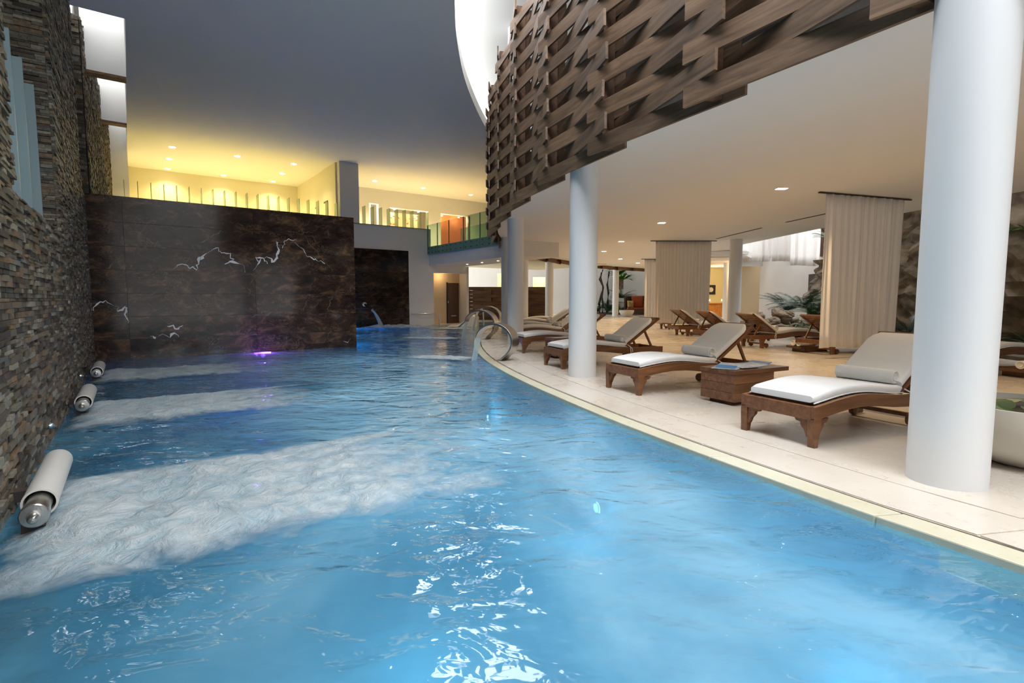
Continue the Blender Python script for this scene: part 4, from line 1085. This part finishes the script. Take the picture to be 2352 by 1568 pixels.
p = tp(.05, .0); mag(p[0]+.05, p[1], zt+.007, .8, .10, .22, 'blue_print', 'narrow blue leaflet at the left edge of the box table', .003)
box_table(.75, 10.22, (.93, .36), 'dark wooden box table with pale papers behind the first slim column')
mag(1.0, 10.3, zt, .4, .45, .3, 'pale_print', 'pale papers on the box table behind the first slim column')
def low_table(x, y, ax, label, n, tl):
    rz = math.atan2(ax[1], ax[0]); e = empty('low_table', (x, y, 0), rz, label, 'side table', 'low tray tables')
    MB().box((0, 0, .04), (.6, .35, .08)).build('plinth', 'tablewood', e, bevel=.003); MB().box((0, 0, .105), (.86, .42, .045)).build('table_top', 'tablewood', e, bevel=.003)
    for k in range(n):
        towel(x+ax[0]*(-.18+.0*k)-ax[1]*(-.1+.15*k), y+ax[1]*(-.18)+ax[0]*(-.1+.15*k), .192, rz+pi/2+.1, tl[k])
low_table(6.55, 11.45, (.97, .25), 'low dark table with two rolled towels beside the large curtain', 2, ['front rolled towel on the low table left of the large curtain', 'back rolled towel on the low table left of the large curtain'])
low_table(5.9, 15.0, (.97, .25), 'low dark table between the loungers seen from behind', 1, ['rolled towel on the low table left of the nearest reclined back cushion'])
o = MB().box((0, 0, .0), (.5, .34, .09)).build('folded_towels', 'towel', None, bevel=.02); o.location = (5.95, 15.95-.2+1.3, .05); tag(o, 'flat folded white towels on the floor by the middle curtain', 'towel')
low_table(7.75, 7.75, (.97, .25), 'low dark table at the right edge behind the widest column', 1, ['rolled towel on the low table at the right edge'])

# ------------------------------------------------------------ curtains
def curtain(x0, y0, x1, y1, zb, zt, label, amp=.05, wl=.16, track=True):
    d = Vector((x1-x0, y1-y0)); L = d.length; d /= L; n_ = Vector((-d.y, d.x)); N = int(L/.012); vs = []; fs = []
    ph = random.random()*9
    zs_ = [zt-(zt-zb)*k/10 for k in range(11)]
    for zi, z in enumerate(zs_):
        g = zi/10
        for i in range(N+1):
            s_ = i/N*L; w = noise.noise(Vector((s_*3.1+ph, g*.6, 1)))*1.6
            a_ = amp*(.55+.45*g)*(sin(2*pi*s_/wl+w*2.2)+.45*sin(2*pi*s_/wl*2.3+w*3)) * (.6+.5*noise.noise(Vector((s_*2, 4, ph))))
            ss = (s_-L/2)*(1-.045*g*(1 if True else 0))+L/2
            vs.append((d.x*ss+n_.x*a_, d.y*ss+n_.y*a_, z-zb + (.02*sin(s_*5) if zi == 10 else 0)))
    for j in range(10):
        for i in range(N): a_ = j*(N+1)+i; fs.append((a_, a_+1, a_+N+2, a_+N+1))
    e = empty('curtain', (x0, y0, zb), 0, label, 'curtain')
    o = link('curtain_cloth', mesh('curtain_cloth', vs, fs, True), 'curtain', e); md = o.modifiers.new('thick', 'SOLIDIFY'); md.thickness = .004
    if track:
        t_ = MB().box((d.x*L/2, d.y*L/2, zt-zb+.012), (L+.35, .04, .022), Matrix.Rotation(math.atan2(d.y, d.x), 3, 'Z')).build('curtain_track', 'groove', e)
    return e
curtain(5.88, 9.97, 7.83, 10.61, .20, 3.11, 'large white pleated curtain hanging left of the widest column', .05, .22)
curtain(4.92, 18.1, 6.83, 18.1, .30, 3.11, 'wide white pleated curtain in the middle of the lounge deck', .035, .12)
curtain(6.62, 26.3, 7.8, 26.3, .2, 3.11, 'narrow warm-lit curtain left of and behind the middle curtain', .04, .14)
for i, (a_, b_) in enumerate([((6.79, 17.58), (7.02, 14.91)), ((7.14, 13.82), (7.38, 12.3)), ((7.55, 11.6), (7.75, 10.9))]):
    d = Vector(b_)-Vector(a_); o = MB().box((0, 0, 0), (d.length, .05, .012)).build('air_slot', 'groove'); o.location = ((a_[0]+b_[0])/2, (a_[1]+b_[1])/2, 3.137); o.rotation_euler = (0, 0, math.atan2(d.y, d.x))
    tag(o, ['long dark air slot in the low ceiling, left one', 'long dark air slot in the low ceiling, middle one', 'short dark air slot in the low ceiling beside the large curtain'][i], 'air vent')

# ------------------------------------------------------------ right garden: walls, cliff, rocks, plants
gw = MB(); gw.prism([(12.55, 26.6), (12.95, 21.3), (13.2, 21.3), (12.8, 26.6)], 0, 3.0)
gw.prism([(12.95, 21.3), (17, 20.6), (17, 20.9), (13.0, 21.6)], 0, 3.0); gw.prism([(13.9, 27.5), (14.1, 19.5), (14.3, 19.5), (14.1, 27.5)], 2.9, 8.0)
structure('x', gw.build('wall_garden', 'white'), 'bluish white wall behind the rock garden')
# warm niche wall and lobby at the right of the columns
nw = MB(); nw.box((13.3, 35.0, 1.6), (7.5, .2, 3.3)); nw.box((15.5, 30.0, 1.6), (.2, 8, 3.2))
structure('x', nw.build('wall_cabinet', 'yellow'), 'warm yellow wall behind the orange cabinet')
cw = MB(); cw.prism([(12.0, 27.6), (13.6, 28.2), (13.6, 28.35), (12.0, 27.75)], 0, 3.14)
structure('x', MB().prism([(11.35, 26.25), (12.6, 26.45), (12.6, 26.65), (11.35, 26.45)], 2.78, 3.02).build('trim_1', 'white'), 'white lintel over the beige niche')
structure('x', cw.build('wall_arch', 'beige'), 'beige niche wall right of the white column')
structure('x', MB().prism([(9.9, 35.5), (8.45, 20), (10.9, 24.6), (12.3, 26.8), (14.2, 30), (15, 36)], 3.15, 3.4).build('ceiling_cabinet_room', 'ceil'), 'ceiling of the warm room at the right')
pf = empty('picture_frame', (13.2, 34.86, 1.75), 0, 'square black framed picture with a pale round motif on the warm wall', 'picture')
MB().box((0, 0, 0), (.62, .05, .62)).build('frame', 'blackframe', pf, bevel=.01); q = MB().lathe([(.16, 0), (.16, .012), (.12, .02), (.07, .02), (.06, .006)], 28).build('round_motif', 'ceramic', pf, smooth=True); q.rotation_euler = (pi/2, 0, 0); q.location = (0, -.03, 0)
cb = empty('cabinet', (12.9, 33.2, 0), 0, 'small amber wooden cabinet under the black framed picture', 'cabinet')
MB().box((0, 0, .42), (1.1, .5, .84)).build('body', 'amber', cb, bevel=.01); MB().box((0, 0, .87), (1.3, .6, .06)).build('cabinet_top', 'amber', cb)
MB().box((-.27, -.26, .42), (.5, .02, .72)).build('door', 'amber', cb); MB().box((.27, -.26, .42), (.5, .02, .72)).build('door', 'amber', cb)
for i, (x, y, z) in enumerate([(12.45, 33.0, .93), (13.2, 33.0, .93), (11.9, 31.0, .02)]):
    e = empty('candle', (x, y, z), 0, ['small lit candle at the left of the amber cabinet', 'small lit candle at the right of the amber cabinet', 'small lit candle on the floor before the cabinet'][i], 'candle')
    MB().lathe([(.06, 0), (.065, .1)], 16).build('glass_cup', 'ceramic', e, smooth=True); MB().lathe([(.03, .1), (.035, .14), (.004, .2)], 12).build('flame', 'glow', e, smooth=True)
point('cabinet_light', (12.7, 32.4, 2.6), 60, WARM); point('cabinet_light', (12.6, 28.3, 2.6), 50, WARM)
# oculus
oc = empty('ceiling_oculus', (9.2, 22.8, 3.0), 0, 'round white ceiling recess beside the white column', 'ceiling light')
MB().lathe([(.9, .0), (.95, .13)], 48, caps=False).build('recess_ring', 'white', oc, smooth=True); MB().lathe([(.88, .02), (.88, .04)], 48).build('lens', 'coollamp' if False else 'white', oc, smooth=True)

# upper white curtains above the garden wall
for i, (x0, y0, x1, y1, zb, lab) in enumerate([(11.4, 26.2, 12.75, 25.8, 2.98, 'white upper curtain above the beige niche'), (12.0, 24.4, 12.75, 24.0, 2.86, 'white upper curtain above the garden wall, middle one'), (11.55, 22.0, 12.72, 21.8, 2.52, 'long white upper curtain nearest the rock cliff')]):
    curtain(x0, y0, x1, y1, zb, 6.4, lab, .09, .42, False)
structure('x', MB().prism([(12.78, 21.9), (13.6, 21.2), (13.7, 21.3), (12.88, 22.0)], 2.9, 7).build('window_1', 'doorwood'), 'dark brown upper window strip beside the rock cliff')
dw = MB().box((0, 0, 1.0), (.9, .08, 2.4)).build('door_4', 'blackframe'); dw.location = (12.84, 22.2, .0); dw.rotation_euler = (0, 0, R(-86)); structure('x', dw, 'black doorway in the bluish garden wall')

def cliff(name, path, h0, h1, m, label, seed=0, depth=.55):
    P = catmull([Vector(p) for p in path], 24); N = 46; vs = []; fs = []
    for i, p in enumerate(P):
        t = (P[min(i+1, len(P)-1)]-P[max(i-1, 0)]).normalized(); n_ = Vector((-t.y, t.x))
        for j in range(N+1):
            hh = h1 if p.y < 12 else max(2.5, h1-(p.y-12)*.95); z = h0+(hh-h0)*j/N; q = Vector((p.x*.9, p.y*.9, z*1.2+seed))
            d = noise.noise(q*.7)*1.0+abs(noise.noise(q*1.7))*.7+noise.noise(q*4)*.22+noise.noise(q*9)*.08
            vs.append((p.x+n_.x*d*depth, p.y+n_.y*d*depth, z))
    for i in range(len(P)-1):
        for j in range(N): a_ = i*(N+1)+j; fs.append((a_, a_+N+1, a_+N+2, a_+1))
    o = link(name, mesh(name, vs, fs, False), m); tag(o, label, 'rock face'); return o
cliff('rock_cliff', [(11.8, -2), (11.6, 3), (11.4, 8), (11.3, 11.5), (11.1, 14.5), (10.5, 17.2), (10.6, 18.4), (11.6, 19.0)], -.1, 7.4, 'rock', 'rough brown rock cliff behind the garden on the right')
def rock(x, y, z, s, m, label, seed):
    bm = bmesh.new(); bmesh.ops.create_icosphere(bm, subdivisions=3, radius=1)
    sx, sy, sz = random.uniform(.8, 1.3), random.uniform(.8, 1.2), random.uniform(.45, .75)
    for v_ in bm.verts:
        q = v_.co.copy(); d = 1+.28*noise.noise(q*1.1+Vector((seed*7, 0, 0)))+.12*noise.noise(q*3+Vector((0, seed*3, 0)))
        # chip flat facets
        for n_ in ((1, .3, .2), (-.6, .9, .1), (.1, -.8, .6), (-.3, -.4, .9)):
            nn2 = Vector(n_).normalized(); k_ = q.normalized().dot(nn2)
            if k_ > .72: d *= .72/k_
        v_.co = Vector((q.x*sx*d, q.y*sy*d, q.z*sz*d))*s
    me = bpy.data.meshes.new('rock'); bm.to_mesh(me); bm.free(); o = link('rock', me, m); o.location = (x, y, z+s*sz*.55); o.rotation_euler = (random.uniform(-.3, .3), random.uniform(-.3, .3), random.uniform(0, 6)); tag(o, label, 'rock', 'rocks in the garden pile'); return o
sl_ = MB().prism([(9.2, 13.6), (9.3, 18.5), (9.6, 23.2), (10.6, 25.4), (12.45, 26.2), (12.9, 21.4), (17, 20), (16, -4), (10.6, -4), (9.9, 4), (9.5, 9)], -.02, .07).build('garden_bed', 'soil'); tag(sl_, 'soil bed of the rock garden at the edge of the lounge deck', 'garden bed')
rk = [(1752, 742, .24), (1775, 738, .26), (1800, 735, .28), (1822, 740, .25), (1845, 742, .22), (1765, 755, .18), (1790, 757, .2), (1815, 756, .2), (1838, 757, .18), (1860, 752, .18), (1745, 728, .2), (1786, 722, .26), (1812, 722, .2), (1870, 745, .16), (1758, 748, .15), (1830, 748, .16)]
names = ['leftmost low brown rock of the garden pile', 'brown rock second from left in the garden pile', 'broad rock in the middle of the garden pile', 'pale slab rock right of the middle of the pile', 'rock at the right of the garden pile', 'small front rock at the left foot of the pile', 'small front rock left of the middle of the pile', 'small pale front rock in the middle of the pile', 'small front rock right of the middle of the pile', 'small rock at the right foot of the pile', 'dark rock against the white wall at the pile', 'topmost dark rock of the garden pile', 'upper right rock of the garden pile', 'rock nearest the large curtain in the pile', 'tiny rock filling the left front of the pile', 'tiny rock filling the right front of the pile']
names += ['small stone at the very front of the pile, left', 'small stone at the very front of the pile, right', 'flat stone at the front edge of the bed beside the large curtain']
rk += [(1772, 762, .13), (1848, 764, .12), (1882, 766, .13)]
for i, (px, py, s_) in enumerate(rk):
    p = on_z(px, max(py, 745)+5, .07); z = .07 if py > 744 else .12+(744-py)*.018
    rock(p.x, p.y, z, s_*1.15, 'palerock', names[i], i+1)

def fronds(name, c, n, L, w, m, label, cat, droop=.5, up=.9, leaflets=True, stem=0, parent=None, seed=0):
    rnd = random.Random(seed+n); mb = MB()
    for k in range(n):
        az = 2*pi*k/n+rnd.uniform(-.3, .3); el = up*rnd.uniform(.5, 1.1); l = L*rnd.uniform(.7, 1.1); N = 9; pts = []
        d = Vector((cos(az)*cos(el), sin(az)*cos(el), sin(el)))
        p = Vector((0, 0, stem))
        for i in range(N): pts.append(p.copy()); p = p+d*l/N; d = (d+Vector((0, 0, -droop*2/N))).normalized()
        for i in range(N-1):
            t = (pts[i+1]-pts[i]); sd = t.cross(Vector((0, 0, 1)))
            if sd.length < 1e-4: sd = Vector((1, 0, 0))
            sd.normalize()
            if leaflets:
                for s_ in (-1, 1):
                    for h in (0, .33, .66):
                        a_ = pts[i]+t*h; ln = w*(1.1-.9*abs(i+h-N*.4)/N); tip = a_+sd*s_*ln+t*1.0+Vector((0, 0, -ln*.3)); n0 = len(mb.v)
                        mb.v += [a_, a_+t*.22, tip]; mb.f.append((n0, n0+1, n0+2))
                n0 = len(mb.v); mb.v += [pts[i]-sd*.008, pts[i]+sd*.008, pts[i+1]+sd*.008, pts[i+1]-sd*.008]; mb.f.append((n0, n0+1, n0+2, n0+3))
            else:
                wa = w*sin(pi*(i+.15)/N)*.5; wb = w*sin(pi*min(N-1, i+1.0)/N)*.5; n0 = len(mb.v)
                mb.v += [pts[i]-sd*wa, pts[i]+sd*wa, pts[i+1]+sd*wb, pts[i+1]-sd*wb]; mb.f.append((n0, n0+1, n0+2, n0+3))
    if parent: o = mb.build(name, m, parent, fix=False)
    else:
        o = mb.build(name, m, None, fix=False); o.location = c; tag(o, label, cat)
    return o
for i, (px, d_, n, L, w, m, lab, stem) in enumerate([(1808, 17.2, 22, 1.15, .20, 'fern', 'dark drooping cycad palm in front of the bluish wall', .7), (1842, 16.0, 20, 1.1, .18, 'leaf', 'dark green fern at the black doorway', .8), (1868, 15.3, 26, .9, .12, 'leaf', 'tangled fern climbing the rock cliff beside the curtain', .6), (1838, 14.8, 34, .55, .05, 'brightleaf', 'bright green grassy plant behind the rock pile', .05), (1868, 14.2, 34, .6, .05, 'brightleaf', 'bright green grass tuft next to the large curtain', .05), (1885, 14.4, 30, .9, .09, 'leaf', 'dark green bush half hidden by the large curtain', .2), (2088, 10.9, 26, .8, .10, 'fern', 'green shrub on the cliff right of the large curtain', .3), (1897, 16.6, 20, .7, .10, 'leaf', 'small plant high on the cliff beside the dark window', 2.9)]):
    x = (px-1176)/1200*d_; fronds('plant', (x, d_, .07), n, L, w, m, lab, 'plant', droop=.55, up=.9, leaflets=(w > .06), stem=stem, seed=i)
for i, (px, d_, lab) in enumerate([(1852, 15.6, 'bright green grass clump behind the right end of the rock pile'), (1822, 17.5, 'low green grass clump behind the middle of the rock pile'), (1880, 13.2, 'low green grass clump between the rock pile and the large curtain')]):
    fronds('grass_clump', ((px-1176)/1200*d_, d_, .07), 60, .42, .03, 'brightleaf', lab, 'plant', droop=.5, up=1.0, leaflets=False, seed=120+i)
for (x, y, z, L, m, lab, i) in [(11.4, 11.6, 2.6, .7, 'brightleaf', 'hanging green plant on top of the cliff at the right edge', 1), (11.3, 11.3, .1, 1.0, 'leaf', 'dark green plant at the foot of the cliff at the right edge', 2), (10.6, 7.6, .1, .6, 'leaf', 'small plant behind the low table at the right edge', 3)]:
    fronds('plant', (x, y, z), 30, L, .07, m, lab, 'plant', droop=.6, up=.8, leaflets=False, seed=i+40)

# ------------------------------------------------------------ far court: trees, plants, sofa, bowls
structure('x', MB().prism([(4.6, 38.8), (12.0, 38.8), (12.0, 40.0), (4.6, 40.0)], 0, .12).build('floor_planting_bed', 'soil'), 'planting bed along the far wall')
def trunk(px, d_, pts, r, lab):
    x = (px-1176)/1200*d_
    o = MB().tube([(a_, 0, z) for a_, z in pts], [r*(1-.5*i/len(pts)) for i in range(len(pts))], 10).build('bare_trunk', 'trunk', None, smooth=True); o.location = (x, d_, 0); tag(o, lab, 'tree trunk')
trunk(1377, 39.2, [(0, 0), (-.05, .8), (.12, 1.5), (.22, 2.1), (-.05, 2.6), (.1, 3.1)], .09, 'curvy dark bare trunk nearest the first slim column')
trunk(1383, 39.0, [(0, 0), (.05, .7), (-.05, 1.3), (.05, 2.0), (-.15, 2.7), (.0, 3.3)], .08, 'wavy dark bare trunk, middle of the three')
trunk(1395, 39.3, [(-.02, 0), (.0, .9), (.05, 1.6), (-.05, 2.2), (.05, 2.9), (.08, 3.2)], .09, 'straight dark bare trunk with a forked tip')
for i, (px, d_, n, L, w, m, lab, st_, lf) in enumerate([(1372, 38.9, 30, .9, .10, 'leaf', 'low leafy ground plants at the foot of the bare trunks', .05, False), (1396, 38.9, 30, .9, .1, 'leaf', 'low leafy ground plants right of the bare trunks', .05, False), (1398, 39.4, 18, 1.5, .22, 'fern', 'feathery fern against the far wall beside the trunks', .3, True)]):
    fronds('plant', ((px-1176)/1200*d_, d_, .12), n, L, w, m, lab, 'plant', droop=.5, up=.9, leaflets=lf, stem=st_, seed=60+i)
tr = empty('potted_tree', (7.75, 38.6, 0), 0, 'bright green leafy tree beside the wicker sofa', 'tree')
MB().tube([(0, 0, 0), (.05, 0, 1.4), (-.03, 0, 2.6), (0, 0, 3.3)], .06, 10).build('trunk', 'trunk', tr, smooth=True)
for k in range(3):
    q = fronds('foliage', None, 34, 1.2, .22, 'brightleaf' if k < 2 else 'leaf', None, None, droop=.5, up=.7, leaflets=False, stem=0, parent=tr, seed=80+k); q.location = (random.uniform(-.3, .4), 0, 3.0+.35*k-.5)
q = fronds('foliage', None, 26, 1.5, .22, 'leaf', None, None, droop=.7, up=1.0, leaflets=True, parent=tr, seed=90); q.location = (.2, 0, .2)
q = fronds('foliage', None, 26, 1.3, .2, 'leaf', None, None, droop=.6, up=.9, leaflets=True, parent=tr, seed=91); q.location = (.3, 0, 1.2)
pl = MB().prism([(7.5, 38.9), (8.25, 38.9), (8.25, 39.3), (7.5, 39.3)], 1.85, 2.6).build('hanging_planter', 'palerock'); tag(pl, 'rough brown hanging planter box behind the bright green tree', 'planter')
# wicker daybed
sf = empty('wicker_sofa', (9.28, 37.2, 0), 0, 'dark brown round-backed wicker sofa at the far end', 'sofa')
m_ = MB(); rings = []
for k in range(15):
    a_ = pi*k/14; x = 1.25*cos(a_); y = .75*sin(a_); h = 1.25+.12*sin(a_*1)
    t = Vector((cos(a_), sin(a_)*.8, 0)).normalized()*.07
    rings.append([(x-t.x, y-t.y, .1), (x+t.x, y+t.y, .1), (x+t.x, y+t.y, h), (x-t.x, y-t.y, h)])
m_.loft(rings).build('curved_back', 'wicker', sf, smooth=False, bevel=.03)
MB().prism([(1.2*cos(pi*k/12), .7*sin(pi*k/12)) for k in range(13)]+[(-1.2, -.5), (1.2, -.5)], .05, .42).build('seat_base', 'wicker', sf)
MB().prism([(1.12*cos(pi*k/12), .6*sin(pi*k/12)) for k in range(13)]+[(-1.12, -.45), (1.12, -.45)], .42, .52).build('seat_cushion', 'redcloth', sf, bevel=.03)
def pillow(x, y, z, w, h, m, lab, rz=0):
    bm = bmesh.new(); bmesh.ops.create_grid(bm, x_segments=12, y_segments=12, size=.5); vs_ = []
    top_ = []; 
    me = bpy.data.meshes.new('pillow'); mm = MB(); N = 12
    for s_ in (1, -1):
        for i in range(N+1):
            for j in range(N+1):
                a_, b_ = i/N*2-1, j/N*2-1; pinch = 1-.10*(1-abs(a_*b_))*(abs(a_)**4+abs(b_)**4)/2
                mm.v.append(Vector((a_*w/2*pinch, s_*.11*((1-a_**4)*(1-b_**4))**.6, h/2+b_*h/2*pinch)))
    for s_ in range(2):
        for i in range(N):
            for j in range(N):
                q0 = s_*(N+1)**2+i*(N+1)+j; f = (q0, q0+1, q0+N+2, q0+N+1); mm.f.append(f if s_ else f[::-1])
    bm.free(); o = mm.build('pillow', m, None, smooth=True, fix=False); o.location = (x, y, z); o.rotation_euler = (-.15, 0, rz); tag(o, lab, 'pillow')
pillow(8.95, 37.35, .53, .85, .85, 'redcloth', 'large rust red pillow in the middle of the wicker sofa')
pillow(8.42, 37.15, .53, .5, .5, 'goldcloth', 'small gold patterned pillow at the left of the wicker sofa', .3)
pillow(9.62, 37.2, .53, .5, .5, 'goldcloth', 'small gold patterned pillow at the right of the wicker sofa', -.3)
def bowl(x, y, s, lab, leaves=0):
    e = empty('ceramic_bowl', (x, y, 0), 0, lab, 'bowl')
    MB().lathe([(.20*s, 0), (.26*s, .02*s), (.44*s, .16*s), (.52*s, .34*s), (.53*s, .46*s), (.50*s, .46*s), (.49*s, .34*s), (.40*s, .20*s), (.05*s, .14*s)], 48, caps=True).build('bowl_body', 'ceramic', e, smooth=True)
    if leaves:
        MB().lathe([(.48*s, .395*s), (.48*s, .40*s)], 40).build('bowl_water', M['blackframe'], e)
    return e
bowl(7.45, 34.0, .9, 'small cream bowl on the floor before the wicker sofa')
b1 = bowl(3.62, 3.60, .92, 'large white ceramic bowl with floating leaves behind the widest column', 1)
for k, (a_, r_) in enumerate([(2.6, .18), (3.4, .30), (4.3, .24), (5.1, .30), (1.5, .25), (.4, .28), (5.8, .12)]):
    m_ = MB(); N = 10; 
    ring_ = [(.14*cos(2*pi*i/14)*(1.25 if i == 0 else 1), .10*sin(2*pi*i/14), .012*cos(4*pi*i/14)) for i in range(14)]
    m_.v += [Vector((0, 0, .014))]+[Vector(q) for q in ring_]; m_.f += [(0, 1+i, 1+(i+1) % 14) for i in range(14)]
    o = m_.build('floating_leaf', 'leaf', b1); o.location = (r_*cos(a_), r_*sin(a_), .40); o.rotation_euler = (0, .1, a_+1)
    md = o.modifiers.new('t', 'SOLIDIFY'); md.thickness = .003
m_ = MB().lathe([(.478, .405*.92), (.482, .425*.92)], 48, caps=False).build('petal_ring', plain('magenta_petals', (.32, .02, .16), .7, var=.5, scale=20), b1)
bpy.context.view_layer.update()
